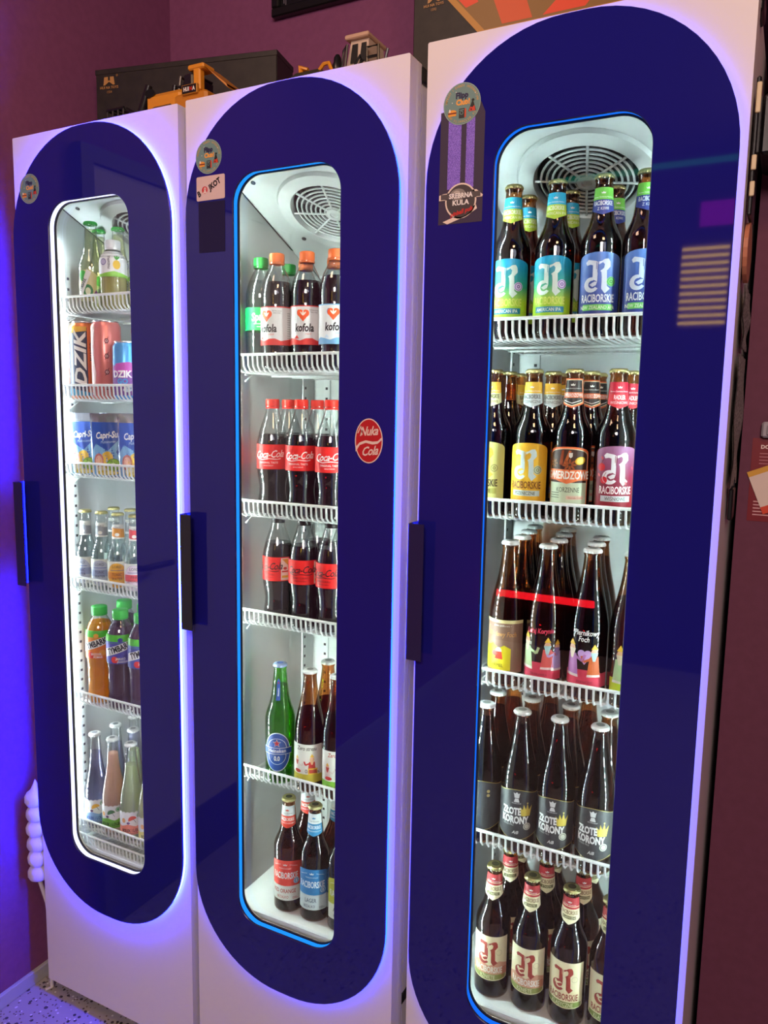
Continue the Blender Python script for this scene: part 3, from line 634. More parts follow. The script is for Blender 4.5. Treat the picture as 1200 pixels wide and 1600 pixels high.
def cream(txt, nc, bandc, wash):
    p = Pr(); hw = 37; p.poly([(-hw, 38)] + [(hw * math.cos(PI + PI * k / 10), 38 + 6 * math.sin(PI + PI * k / 10)) for k in range(1, 10)] + [(hw, 38), (hw, 122), (-hw, 122)], CRM, 1)
    if wash:
        p.poly([(-hw, 45), (hw, 45), (hw, 66), (20, 72), (0, 62), (-20, 70), (-hw, 62)], '#d9a486', 1.5)
        for k in range(7): p.rect(26, 40 + k * 3, 35, 41.6 + k * 3, '#b5603a', 2)
    black_letter_R(p, -2, 66, 52, '#a03a2c', 2); wheat(p, -2.2, 93, 16, CRM, 3); p.ring(19, 90, 5, 5.8, '#cdc9a0', 2); p.ell(-15, 80, 2.5, 3.4, CRM, 3)
    p.text('RACIBORSKIE', -1, 48.5, 12.5, nc, 3, 0.52, 0.022)
    p.poly([(-34, 45)] + [(34 * math.cos(PI + PI * k / 8), 45 + 4 * math.sin(PI + PI * k / 8) - 7) for k in range(0, 9)] + [(34, 45)], bandc, 2); p.text(txt, -2, 36, 7.6, '#e9ecc0', 4, 0.68, 0.01); return p
def cream_neck(txt):
    p = Pr(); hw = 21; p.poly([(-hw, 204), (0, 193), (hw, 204), (hw, 226), (-hw, 226)], CRM, 1); p.rect(-hw, 222, hw, 243, '#b8343a', 1.5); p.rect(-hw, 226, hw, 227.2, CRM, 2)
    crest(p, 0, 233, 6.5, WHT, 2); p.text('Browar Zamkowy', 0, 228.5, 2.6, WHT, 2, 0.9); p.text('RACIBORSKIE', 0, 212, 7.4, '#7a5a30', 2, 0.5, 0.02); p.rect(-12, 203, 12, 209, '#6a6a38', 2); p.text(txt, 0, 204.2, 3.8, CRM, 3, 0.8); return p
design('cut', P_BEER, AMBER, 205, BEER, gold, [B(cream('RŻNIĘTE', '#f6f6ee', '#8f9a52', True).up(7)), N_(cream_neck('RŻNIĘTE'))])
design('classic', P_BEER, AMBER, 205, BEER, gold, [B(cream('KLASYCZNE', '#9a3a2c', '#7f9448', False).up(7)), N_(cream_neck('KLASYCZNE'))])
def nolo(col, pale, l1, l2, tc):
    p = Pr(); hw = 36; p.poly(arch_pts(hw, 64, 116, 124), col, 1); p.rect(-hw, 30, hw, 65, pale, 1); crest(p, 0, 112, 8, WHT, 2); p.text('PRZEDSTAWIAMY', 0, 104, 2.8, WHT, 2, 0.9)
    p.line([(-28, 110), (-10, 115)], 0.7, WHT, 2); p.line([(28, 110), (10, 115)], 0.7, WHT, 2)
    p.text('RACIBORSKIE', 0, 82, 15, '#e8f2f6', 3, 0.46, 0.022); p.ell(25, 76, 7, 7, '#5aa6d6', 4); p.ring(25, 76, 5.2, 5.9, WHT, 5); p.text('0', 25, 73, 6.5, WHT, 5, 0.8, 0.03)
    p.text(l1, -3, 48, 9.5, tc, 2, 0.66, 0.012); p.text(l2, -6, 35.5, 6.4, tc, 2, 0.7, 0.004); p.rect(16, 34, 30, 35, tc, 2); p.rect(16, 37, 26, 38, tc, 2); return p
def nolo_neck(col):
    p = Pr(); hw = 20; p.poly([(-hw, 198), (0, 192), (hw, 198), (hw, 222), (-hw, 222)], col, 1); p.rect(-hw, 219, hw, 241, '#dcebee', 1.5); crest(p, 0, 230, 7, col, 2); p.text('Browar Zamkowy', 0, 223.5, 2.6, '#305060', 2, 0.9)
    p.text('RACIBORSKIE', 0, 208, 7.4, '#eef6f8', 2, 0.5, 0.022); p.text('BEZALKOHOLOWE', 0, 201.5, 3, '#eef6f8', 2, 0.9); return p
design('redorange', P_BEER, AMBER, 205, BEER, gold, [B(nolo('#e0483c', '#dfe9e6', 'RED ORANGE', 'BEZALKO', '#b0281e')), N_(nolo_neck('#d8402c'))])
design('lager', P_BEER, AMBER, 205, BEER, gold, [B(nolo('#2c7fc0', '#cfe2e6', 'LAGER', 'BEZALKO', '#2a4a70')), N_(nolo_neck('#2f95cf'))])
design('ananas', P_BEER, AMBER, 205, BEER, gold, [B(nolo('#b7bd3c', '#e2ebe0', 'ANANAS', 'BEZALKO', '#303820')), N_(nolo_neck('#a5b43a'))])

# tall slim bottles
def korony(turned=False):
    p = Pr(); hw = 46
    def edge(v, w): return [(-hw + 2 * hw * k / 12, v + w * math.cos(2 * PI * k / 12 * 1.0)) for k in range(13)]
    lo, hi = edge(20, 5), edge(108, -4)
    p.poly(lo + hi[::-1], '#b8a85a', 1); p.poly([(x, y + 1.1) for x, y in lo] + [(x, y - 1.1) for x, y in hi[::-1]], '#3a3c40', 1.6)
    if turned:
        p.rect(-36, 88, -8, 104, '#dfe4e2', 2)
        for k in range(10): p.rect(-38, 34 + k * 4.6, -8 - (k * 7 % 11), 35.4 + k * 4.6, '#c4c8c8', 2)
        p.ell(14, 92, 3, 3, '#c9bc80', 2); p.ell(14, 84, 3, 3, '#c9bc80', 2); return p
    p.poly([(-4, 96), (4, 96), (5, 102), (6, 106), (3, 104), (0, 107), (-3, 104), (-6, 106), (-5, 102)], '#dfe4e6', 2); p.poly([(-5, 88), (5, 88), (3, 95), (-3, 95)], '#dfe4e6', 2); p.text('KORONY', 0, 84.4, 2.6, '#dfe4e6', 2, 1.1)
    p.text('ZŁOTE', -9, 64, 13, '#eef2f2', 3, 0.62, 0.05); p.text('KORONY', -3, 47.5, 13.4, '#eef2f2', 3, 0.62, 0.05); p.text('GOLD PILS', -14, 42, 3.4, '#cfd4d4', 3, 0.9)
    p.poly([(9, 62), (25, 62), (29, 82), (23, 74), (20, 86), (17, 74.5), (13, 84), (11.5, 74), (6, 80)], '#d9c552', 2.5)
    p.ell(20, 86.6, 1.4, 1.4, '#e8d870', 3, 10); p.ell(20, 42, 7, 7, '#cfd2c4', 4, 20); p.ring(20, 42, 4.4, 5.4, '#6a6c6c', 5, 20)
    p.text('AiB', -1, 27, 6, '#e4e8e8', 3, 0.9, 0.02, 0.3); return p
design('crown', P_EURO, AMBER, 232, BEER, white_e, [B(korony().up(12))])
design('crown_back', P_EURO, AMBER, 232, BEER, white_e, [B(korony(True).up(12))])
design('plain', P_EURO, AMBER, 225, BEER, white_e, [])
def person(p, u, v, h, robe, hair, arm=1):
    p.poly([(u - h * .20, v), (u + h * .20, v), (u + h * .13, v + h * .62), (u - h * .13, v + h * .62)], robe, 3); p.poly([(u - h * .2, v), (u + h * .2, v), (u + h * .19, v + h * .07), (u - h * .19, v + h * .07)], '#f0e6e0', 4)
    p.ell(u, v + h * .74, h * .10, h * .12, '#e8b494', 4, 12); p.poly([(u - h * .11, v + h * .74), (u + h * .11, v + h * .74), (u + h * .03, v + h * .48), (u - h * .04, v + h * .48)], hair, 4.5)
    p.poly([(u - h * .1, v + h * .84), (u + h * .1, v + h * .84), (u, v + h)], '#f0c23a', 5)
    p.line([(u + arm * h * .10, v + h * .55), (u + arm * h * .30, v + h * .45), (u + arm * h * .36, v + h * .62)], h * .07, robe, 3.5)
def foch(l1, l2, tc, base, robe, lowtxt, heart):
    p = Pr(); p.rect(-44, 8, 44, 32, base, 1); p.ell(-2, 32, 30, 6, base, 1)
    if l2: p.text(l1, 0, 98, 9.5, tc, 2, 0.72, 0.02, 0.25); p.text(l2, -4, 87, 9.5, tc, 2, 0.72, 0.02, 0.25)
    else: p.text(l1, 0, 90, 9, tc, 2, 0.7, 0.02, 0.25, 0.06)
    person(p, 15, 26, 58, robe, '#a9d3d6', -1 if heart else 1); person(p, -24, 24, 66, '#b77cc0' if heart else '#bcd6a0', '#e7d7c0', 1)
    if heart: p.ell(-6.5, 66, 6.5, 6.5, '#c9a6e0', 3); p.ell(4, 66, 6.5, 6.5, '#c9a6e0', 3); p.poly([(-12.6, 63), (-1.2, 47), (10, 63), (-1.2, 67)], '#c9a6e0', 3)
    else: person(p, 33, 24, 56, '#b7a0d6', '#9a86c0', -1)
    p.text(lowtxt, 0, 14, 4.6, '#7a1a30', 3, 0.8); return p
def caramel():
    p = Pr(); hw = 44; p.rect(-hw, 8, hw, 104, '#8f6f5e', 1); p.rect(-hw, 98, hw, 104, '#f0e7a8', 1.4); p.text('piwo jabłkowe •', 4, 92, 3.6, '#f2ece0', 2); p.text('Miodowy Foch', 2, 74, 9, '#d9a05a', 2, 0.72, 0.015, 0.25)
    p.poly([(-40, 12), (20, 12), (20, 52), (8, 58), (-2, 52), (-14, 60), (-26, 54), (-40, 58)], '#ecdf2c', 2); p.ell(-2, 46, 6, 8, '#a9d3d6', 3); p.poly([(-9, 32), (6, 32), (4, 46), (-6, 46)], '#d8402c', 3.5); p.ell(-10, 42, 5, 5, '#e05a50', 3.5); p.text('KARMEL', -6, 18, 6.4, '#6a5a18', 4, 0.8)
    return p
design('caramel', P_EURO, AMBER, 170, PM((0.02, 0.005, 0.004), 0.15), white_e, [B(caramel().up(20))])
design('kory', P_EURO, AMBER, 178, PM((0.018, 0.004, 0.004), 0.15), white_e, [B(foch('Leżaj Korynie', None, '#e0405a', '#d9415c', '#dd5f5a', 'TRUSKAWKA', False).up(20))])
design('piernik', P_EURO, AMBER, 185, BEER, white_e, [B(foch('Piernikowy', 'Foch', '#f6f4f0', '#d9415c', '#c9622c', 'PIERNICZKI', True).up(20))])
design('lemon', P_EURO, AMBER, 185, BEER, white_e, [B(foch('Dynia', None, '#e8e23a', '#cfe02c', '#e09a3a', 'DYNIA', False).up(20))])
def zero(low, lowtxt, tc):
    p = Pr(); hw = 40; p.rect(-hw, 24, hw, 108, '#eef2ea', 1); p.rect(-hw, 24, hw, 42, low, 1.5); p.text('Zero stresu', 0, 95, 9, tc, 2, 0.72, 0.012, 0.25)
    person(p, 12, 42, 46, '#c8322c', '#e7b48a', -1); p.rect(4, 42, 24, 56, '#e9c23a', 5); p.rect(6, 45, 22, 53, '#b33a2a', 5.5); person(p, -22, 42, 40, '#e8e0d8', '#c03a2c', 1); p.ell(-20, 48, 8, 4, '#c8322c', 4)
    p.text('0', 0, 45, 9, '#4a3a20', 5, 0.9); p.text('0%', 24, 44, 6, '#4a3a20', 5); p.text(lowtxt, -12, 28, 5.6, '#5a5a20', 3, 0.8); return p
design('zero_apple', P_EURO, AMBER, 175, BEER, white_e, [B(zero('#c9bf3c', '0% cukru', '#303a30'))])
design('zero_lime', P_EURO, AMBER, 175, BEER, white_e, [B(zero('#7ec43a', 'BEZALKO', '#c8402c'))])
def hein():
    p = Pr(); p.ell(0, 74, 30, 44, '#dfe8f2', 1, 36); p.ell(0, 74, 28.5, 42, '#2b55a8', 1.4, 36); p.ring(0, 84, 20, 21.2, '#dfe8f2', 2, 28, -20, 200)
    p.ring(0, 66, 19, 20.2, '#dfe8f2', 2, 28, 160, 380)
    st = [];
    for k in range(10): a = PI / 2 + PI * k / 5; r = 8 if k % 2 == 0 else 3.3; st.append((r * math.cos(a), 94 + r * math.sin(a)))
    p.poly([(x * 1.2, 94 + (y - 94) * 1.2) for x, y in st], WHT, 2); p.poly(st, '#c8202c', 3)
    p.rect(-33, 70, 33, 83, '#2b55a8', 3); p.rect(-33, 69, 33, 70, WHT, 4); p.rect(-33, 83, 33, 84, WHT, 4); p.text('Heineken', 0, 73.2, 8.6, WHT, 5, 0.86, 0.02); p.rect(-11, 54, 11, 66, '#2b55a8', 4); p.text('0.0', 0, 55, 10.5, WHT, 5, 0.72, 0.04); return p
def hein_neck():
    p = Pr(); p.poly([(-4, 186), (4, 186), (4, 228), (0, 234), (-4, 228)], '#2b55a8', 1); p.text('Heineken', 1.6, 204, 3.6, WHT, 2, 0.9, 0.01, 0, PI / 2); p.ell(0, 224, 2, 2, '#c8202c', 2, 10); return p
design('greenbeer', P_HEIN, GREENG, 215, GREENB, crown(PM('#9fb8dc', 0.35, 0.3), 257, 14.8, PM('#3a5ea8')), [B(hein()), N_(hein_neck())])

# plastic cola bottles
def coke(zero_):
    p = Pr(); hw = 102; p.rect(-hw, 99, hw, 150, '#e8241f', 1); tc = '#141010' if zero_ else '#fdfdfb'
    off = -4 if not zero_ else -8
    p.text('Coca-Cola', off, 123, 15, tc, 3, 0.78, 0.012, 0.42, 0.0, 'CENTER', 0.92, 0.05)
    p.line([(off - 26, 121.5), (off - 14, 118.5), (off + 2, 121), (off + 18, 119.5), (off + 26, 121)], 1.5, tc, 3)
    p.text('ZERO CUKRU' if zero_ else 'ORIGINAL TASTE', off, 111, 3.8, tc, 3, 1.0, 0.005); p.text('smak bez cukru' if zero_ else 'mniej kalorii', off, 105.5, 3, tc, 3, 1.0)
    if zero_: p.rect(22, 101, 40, 148, '#f4f0e4', 2); p.poly([(24, 146), (38, 146), (38, 132)], '#e8b42c', 3); p.rect(24, 118, 38, 121, '#c83020', 3); p.rect(24, 106, 38, 111, '#e8c02c', 3); p.ell(31, 126, 4, 3, '#c8402c', 3)
    return p
redcap = PM('#f0301e', 0.35); blackcap = PM('#151616', 0.35)
design('cola', P_COKE, CLEAR, 172, COLA, screwcap(redcap, 228, 14.2, 15), [B(coke(False))])
design('cola_zero', P_COKE, CLEAR, 178, COLA, screwcap(blackcap, 224, 14.2, 13), [B(coke(True))])
def kof(low, fruit, fc):
    p = Pr(); hw = 102; p.rect(-hw, 50, hw, 126, '#e9eef0', 1); p.rect(-hw, 124, hw, 126, low, 2); p.poly([(-hw, 50), (hw, 50), (hw, 62)] + [(hw - 12 * k, 61 + 3 * math.sin(k * 1.9)) for k in range(1, 17)] + [(-hw, 62)], low, 2)
    hx, hy = 0, 108; c = '#ef5a1e'
    p.ell(hx - 5.5, hy + 3, 6.6, 7, c, 3); p.ell(hx + 5.5, hy + 3, 6.6, 7, c, 3); p.poly([(hx - 12, hy + 1), (hx, hy - 13), (hx + 12, hy + 1), (hx, hy + 6)], c, 3); p.ell(hx - 9, hy + 4, 4, 6, fc, 2.5)
    for k, a in enumerate((-0.7, 0, 0.7)): p.ell(hx + 4 * math.sin(a), hy - 1 + 4 * math.cos(a), 1.5, 5, '#fbf4ea', 4, 10, -a)
    p.text('kofola', 2, 76, 15.5, '#1a1a1e', 3, 0.72, 0.03, 0.12); p.text('originál', 10, 70, 3, fc, 3); p.poly([(-19, 62), (-8, 62), (-13, 69)], fruit, 3); p.text('Bylinky ovoce', 22, 116, 3, '#606468', 3, 0.8); p.text('káva a kola', 22, 112, 3, '#606468', 3, 0.8)
    for k in range(12): p.rect(44, 64 + k * 4.4, 66, 65.4 + k * 4.4, '#a9b0b4', 2)
    return p
ocap = PM('#fb7a34', 0.4); gcap = PM('#1f9a3e', 0.4); lgcap = PM('#4ed05c', 0.4)
design('kofola_red', P_KOF, CLEAR, 176, COLA, screwcap(ocap, 216, 15, 17), [B(kof('#e23a32', '#e0483c', '#d83a30'))])
design('kofola_blue', P_KOF, CLEAR, 182, COLA, screwcap(ocap, 216, 15, 17), [B(kof('#7ab8e6', '#d0e4f4', '#4a90d0'))])
def sprite():
    p = Pr(); p.rect(-102, 84, 102, 130, '#10b04a', 1); p.text('Sprite', 0, 104, 16, '#fbfff8', 3, 0.72, 0.03, 0.2, 0.10); p.ell(16, 122, 4, 2.6, '#f2e03a', 3, 14, 0.4); p.rect(-14, 96, 14, 97.5, '#d8f0c0', 3); p.rect(-8, 90, 10, 91.5, '#d8f0c0', 3); return p
design('lime_soda', P_KOF, CLEAR, 186, WATER, screwcap(gcap, 216, 15, 17), [B(sprite())])
def tymb(bg, f1, f2, l1, l2):
    p = Pr(); p.rect(-106, 118, 106, 172, bg, 1)
    p.rect(-106, 168, 106, 188, '#58c43a', 1.2)
    for u_, v_, r_, c_ in ((-12, 128, 9, f1), (16, 134, 8, f2), (2, 176, 6, f2), (26, 164, 7, f1)): p.ell(u_, v_, r_, r_ * 0.9, c_, 2)
    p.poly([(-40, 132), (40, 160), (40, 180), (-40, 152)], '#f2f6f6', 3); p.text('TYMBARK', 0, 149.5, 14.5, '#20242c', 4, 0.66, 0.035, 0, 0.34)
    p.text(l1, 2, 128, 5.6, WHT, 5, 0.85, 0.02); p.text(l2, 6, 121, 5.2, WHT, 5, 0.85, 0.02); return p
J_OR = juice('orange_juice', lin('#ffb638')); J_PU = juice('berry_juice', (0.22, 0.12, 0.24)); J_CH = juice('cherry_juice', (0.17, 0.08, 0.16))
tcap = screwcap(lgcap, 226, 18.5, 17)
design('juice_orange', P_TYM, CLEAR, 205, J_OR, tcap, [B(tymb('#ef8a3c', '#e8503c', '#f6b04a', 'BRZOSK.', 'POMAR.'))])
design('juice_berry', P_TYM, CLEAR, 205, J_PU, tcap, [B(tymb('#5a58b8', '#d8403a', '#45459a', 'JABŁKO', 'JAGODA'))])
design('juice_cherry', P_TYM, CLEAR, 205, J_CH, tcap, [B(tymb('#4f5fb2', '#e0342c', '#b8202c', 'JABŁKO', 'WIŚNIA'))])
def pine():
    p = Pr(); p.rect(-92, 72, 92, 128, '#e9eef0', 1); p.poly([(-92, 72), (92, 72), (92, 80), (40, 78), (10, 84), (-20, 78), (-92, 82)], '#8ed04a', 2); p.ell(16, 98, 8, 10, '#f0c832', 3); p.text('PINEAPPLE', 2, 103, 5.5, '#3a3a44', 3, 0.8, 0.01, 0, PI / 2)
    for a in (-0.6, 0, 0.6): p.ell(16 + 5 * math.sin(a), 111 + 2 * math.cos(a), 1.8, 5, '#4aa83a', 4, 10, -a)
    p.ring(-14, 104, 5, 7.5, '#8a86b8', 3); p.ell(-14, 104, 4, 4, '#c9c6e2', 3); return p
design('pineapple', P_PINE, CLEAR, 118, juice('pineapple_juice', lin('#e6dc8e')), screwcap(PM('#eef2f2', 0.4), 137, 17, 17), [B(pine())])
def soda():
    p = Pr(); p.poly([(-20, 22), (20, 22), (24, 80), (10, 92), (-16, 90), (-24, 60)], '#d9d9a2', 1); p.ell(-8, 78, 10, 12, '#48b848', 2); p.ell(4, 44, 11, 15, '#2f8a4a', 2); p.ell(4, 44, 6, 8, '#e6f0d0', 3); p.poly([(-22, 30), (-12, 26), (12, 86), (2, 92)], '#f2f6f6', 4); p.text('TYMBARK', -5, 56, 8, '#284a3a', 5, 0.62, 0.03, 0, 1.12); p.poly([(14, 34), (26, 34), (22, 48)], '#7a4a8a', 3); return p
design('soda', P_SODA, CLEAR, 184, PALEY, crown(lgcap, 194, 14.5), [B(soda())])
def tonic(c1, c2, l1, l2, nc):
    p = Pr(); p.rect(-34, 14, 34, 78, '#e4e9de', 1); p.ell(0, 44, 25, 31, '#b9bfd2', 2, 30); p.ell(0, 44, 24, 30, c1, 2.5, 30); p.rect(-26, 36, 26, 52, c2, 3); p.text('LORD', 0, 62, 6.5, '#3a3a4a', 4, 0.9); p.rect(-16, 56, 16, 57.2, '#4a5aa8', 4); p.text(l1, 0, 43, 7, '#3a3240', 4, 0.72); p.text(l2, 0, 33, 7, '#3a3240', 4, 0.72); p.text('0,2 L', 0, 22, 4, '#3a3240', 4); return p
def tonic_neck(c):
    p = Pr(); p.rect(-20, 130, 20, 164, '#e4e9e2', 1); p.poly([(-20, 136), (20, 132), (20, 152), (-20, 158)], c, 2); p.text('LORD', 0, 154, 5, '#3a3a4a', 3, 0.9); p.ell(0, 140, 5, 4, '#f0efe6', 3); return p
tc_ = crown(GOLDCAP, 184, 13.8)
design('tonic_plain', P_TON, CLEAR, 150, WATER, tc_, [B(tonic('#b7c0d0', '#8f9cc0', 'TONIC', 'WATER', 0)), N_(tonic_neck('#9aa2a8'))])
design('tonic_amber', P_TON, CLEAR, 150, WATER, tc_, [B(tonic('#e9b24a', '#e0913a', 'TONIC', 'WATER', 0)), N_(tonic_neck('#d8923c'))])
design('tonic_pink', P_TON, CLEAR, 150, WATER, tc_, [B(tonic('#e6dcea', '#e05a62', 'PINK', 'LEMONADE', 0)), N_(tonic_neck('#e0484e'))])
def lolek(low, uc, tc):
    p = Pr(); hw = 60; p.poly([(-hw, 20), (hw, 20)] + [(hw - 5 * k, 78 + (1.4 if k % 2 else -1.4)) for k in range(0, 25)], '#eef2f4', 1); p.poly([(-hw, 20), (hw, 20), (hw, 42), (30, 46), (14, 40), (-4, 47), (-22, 41), (-hw, 45)], low, 2)
    p.text('BOLEK i LOLEK', 4, 27, 7.8, tc, 4, 0.66, 0.03); p.rect(-14, 23, 22, 24, tc, 4)
    p.ring(6, 58, 0, 10, uc, 3, 16, 20, 200); p.line([(8, 60), (14, 50)], 0.9, '#40304a', 3); p.ell(22, 68, 6, 6, '#5aa86a', 3); p.ring(22, 68, 3.4, 4.4, WHT, 4); p.ell(-16, 56, 5, 6, '#f0b478', 3); p.ell(-4, 50, 4, 3, '#6a4a70', 3); return p
wl = crown(WHITECAP, 238, 14.2, PM('#8a9094'))
design('lem_violet', P_LOL, CLEAR, 195, PALEV, wl, [B(lolek('#8fb0e0', '#e8b44a', '#4a6ab0'))])
design('lem_peach', P_LOL, CLEAR, 205, juice('peach_lemonade', lin('#ffd6c2'), 0.55), wl, [B(lolek('#7ac04a', '#5a8a5a', '#202a20'))])
design('lem_green', P_LOL, CLEAR, 190, juice('green_lemonade', lin('#e4efc4'), 0.55), wl, [B(lolek('#f0907c', '#e8604a', '#2a2028'))])
design('lem_yellow', P_LOL, CLEAR, 190, juice('yellow_lemonade', lin('#f2f0b4'), 0.55), wl, [B(lolek('#efe38a', '#e8d03a', '#2a2a20'))])

PROTO = {}
def make_bottle(key):
    d = D[key]; prof = d['prof']; out = []
    out.append(('body', MB().lathe(ms(prof), d['glass'], 32).mesh('body', 60)))
    if d['liq']: out.append(('drink', MB().lathe(ms(inner(prof, d['fill'])), d['liq'], 28).mesh('drink', 50)))
    out.append(('cap', d['cap']))
    fn = wrap(prof)
    for nm, p in d['labels']:
        if nm == 'neck_label': out.append((nm, p.mesh(nm, wrap(prof, prof_r(prof, 218 if prof is P_BEER else 150 if prof is P_TON else 205)), 4.0, 6.0)))
        else: out.append((nm, p.mesh(nm, fn, 4.0, 8.0 if prof is P_TYM or prof is P_PINE else None)))
    return out
KINDS = {'beer': 'beer_bottle', 'cola': 'cola_bottle', 'juice': 'juice_bottle', 'soda': 'soda_bottle', 'tonic': 'tonic_bottle', 'lemonade': 'lemonade_bottle'}
def put(key, kind, i, x, y, z, rot, label, group, sc=1.0):
    if key not in PROTO: PROTO[key] = make_bottle(key)
    o = empty(KINDS[kind], (FX[i] + x, FY[i] + y, z), math.radians(rot)); o.scale = (1, 1, sc)
    tag(o, label, 'bottle', group)
    for nm, me in PROTO[key]:
        c = bpy.data.objects.new(nm, me); COL.objects.link(c); c.parent = o
    return o
ORD = ('first', 'second', 'third', 'fourth')
ROWN = ('front', 'second', 'third', 'rear')
def row(i, z, y, kind, items, group, place, rowi, h=None):
    """items: (design, x, rotation, look)"""
    for k, (key, x, rot, look, *yy) in enumerate(items):
        lab = '%s, %s from left in %s row, %s' % (look, ORD[k], ROWN[rowi], place)
        put(key, kind, i, x, yy[0] if yy else y, z + 0.001, rot, lab, group)
# ---- right fridge
am = 'amber beer bottle'
row(2, 1.631, 0.117, 'beer', [('ipa', 0.113, 8, 'teal and lime label beer'), ('ipa', 0.188, 6, 'teal and lime label beer'), ('apa', 0.264, 12, 'blue and green label beer'), ('apa', 0.331, 20, 'blue and green label beer')], 'beers on the top shelf of right fridge', 'top shelf, right fridge', 0)
row(2, 1.631, 0.190, 'beer', [('ipa', 0.115, 30, 'teal neck beer'), ('ipa', 0.191, 30, 'teal neck beer'), ('apa', 0.268, 30, 'green neck beer')], 'beers on the top shelf of right fridge', 'top shelf, right fridge', 1)
row(2, 1.324, 0.117, 'beer', [('honey', 0.090, -6, 'pale yellow label beer'), ('wheat', 0.162, 4, 'gold label beer'), ('spiced', 0.232, 4, 'orange spice label beer'), ('cherry', 0.304, 22, 'dark red label beer')], 'beers on the second shelf of right fridge', 'second shelf, right fridge', 0)
row(2, 1.324, 0.190, 'beer', [('honey', 0.092, 150, 'plain sided beer'), ('wheat', 0.175, 14, 'gold neck beer'), ('spiced', 0.243, 20, 'orange neck beer'), ('cherry', 0.312, 20, 'red neck beer')], 'beers on the second shelf of right fridge', 'second shelf, right fridge', 1)
row(2, 1.324, 0.262, 'beer', [('honey', 0.086, 90, 'yellow neck beer'), ('wheat', 0.168, 40, 'gold neck beer'), ('spiced', 0.240, 30, 'orange neck beer')], 'beers on the second shelf of right fridge', 'second shelf, right fridge', 2)
row(2, 1.324, 0.334, 'beer', [('wheat', 0.090, 60, 'gold neck beer')], 'beers on the second shelf of right fridge', 'second shelf, right fridge', 3)
row(2, 1.017, 0.117, 'beer', [('caramel', 0.131, -4, 'brown and yellow label bottle'), ('kory', 0.200, 0, 'bottle with pink painted figures'), ('piernik', 0.277, 6, 'bottle painted with purple heart'), ('lemon', 0.345, 30, 'bottle with lime green base')], 'white capped bottles on the third shelf of right fridge', 'third shelf, right fridge', 0)
row(2, 1.017, 0.187, 'beer', [('plain', 0.131, 0, 'white capped brown bottle'), ('plain', 0.200, 0, 'white capped brown bottle'), ('plain', 0.268, 0, 'white capped brown bottle')], 'white capped bottles on the third shelf of right fridge', 'third shelf, right fridge', 1)
row(2, 1.017, 0.257, 'beer', [('plain', 0.122, 0, 'white capped brown bottle'), ('plain', 0.191, 0, 'white capped brown bottle'), ('plain', 0.262, 0, 'white capped brown bottle')], 'white capped bottles on the third shelf of right fridge', 'third shelf, right fridge', 2)
row(2, 1.017, 0.327, 'beer', [('plain', 0.113, 0, 'white capped brown bottle'), ('plain', 0.182, 0, 'white capped brown bottle')], 'white capped bottles on the third shelf of right fridge', 'third shelf, right fridge', 3)
row(2, 0.708, 0.117, 'beer', [('crown_back', 0.097, 10, 'beer showing black back label'), ('crown', 0.166, 10, 'black label beer with gold crown'), ('crown', 0.235, 4, 'black label beer with gold crown'), ('crown', 0.306, 4, 'black label beer with gold crown')], 'black label beers in right fridge', 'fourth shelf, right fridge', 0)
row(2, 0.708, 0.187, 'beer', [('crown', 0.095, 70, 'white capped brown beer'), ('crown', 0.163, 80, 'white capped brown beer'), ('crown', 0.237, 120, 'white capped brown beer'), ('crown', 0.308, 90, 'white capped brown beer')], 'black label beers in right fridge', 'fourth shelf, right fridge', 1)
row(2, 0.708, 0.257, 'beer', [('plain', 0.105, 0, 'white capped brown beer'), ('plain', 0.180, 0, 'white capped brown beer'), ('plain', 0.255, 0, 'white capped brown beer')], 'black label beers in right fridge', 'fourth shelf, right fridge', 2)
row(2, 0.400, 0.117, 'beer', [('cut', 0.126, 8, 'cream label red emblem beer'), ('cut', 0.199, 6, 'cream label red emblem beer'), ('classic', 0.272, 2, 'cream label red emblem beer'), ('classic', 0.343, 10, 'cream label red emblem beer')], 'cream label beers on the floor of right fridge', 'floor of right fridge', 0)
row(2, 0.400, 0.187, 'beer', [('cut', 0.133, 20, 'red and cream neck beer'), ('cut', 0.206, 20, 'red and cream neck beer'), ('classic', 0.277, 20, 'red and cream neck beer')], 'cream label beers on the floor of right fridge', 'floor of right fridge', 1)
row(2, 0.400, 0.257, 'beer', [('cut', 0.128, 60, 'red and cream neck beer'), ('classic', 0.201, 60, 'red and cream neck beer'), ('classic', 0.274, 60, 'red and cream neck beer')], 'cream label beers on the floor of right fridge', 'floor of right fridge', 2)
# ---- middle fridge
g = 'orange capped colas in middle fridge'
row(1, 1.582, 0.120, 'cola', [('lime_soda', 0.0745, 34, 'clear green label soda', 0.139), ('kofola_red', 0.134, -4, 'cola with watermelon label', 0.112), ('kofola_red', 0.201, 20, 'red and white label cola'), ('kofola_blue', 0.268, 24, 'blue and white label cola')], g, 'top shelf, middle fridge', 0)
row(1, 1.582, 0.192, 'cola', [('lime_soda', 0.086, 20, 'green capped soda', 0.224), ('kofola_red', 0.151, 20, 'orange capped cola'), ('kofola_red', 0.221, 20, 'orange capped cola')], g, 'top shelf, middle fridge', 1)
g = 'red capped colas in middle fridge'
row(1, 1.282, 0.120, 'cola', [('cola', 0.117, 26, 'red capped red label cola'), ('cola', 0.189, 28, 'red capped red label cola'), ('cola', 0.261, 32, 'red capped red label cola')], g, 'second shelf, middle fridge', 0)
row(1, 1.282, 0.190, 'cola', [('cola', 0.109, 60, 'red capped red label cola'), ('cola', 0.183, 90, 'red capped red label cola'), ('cola', 0.255, 90, 'red capped red label cola')], g, 'second shelf, middle fridge', 1)
g = 'black capped colas in middle fridge'
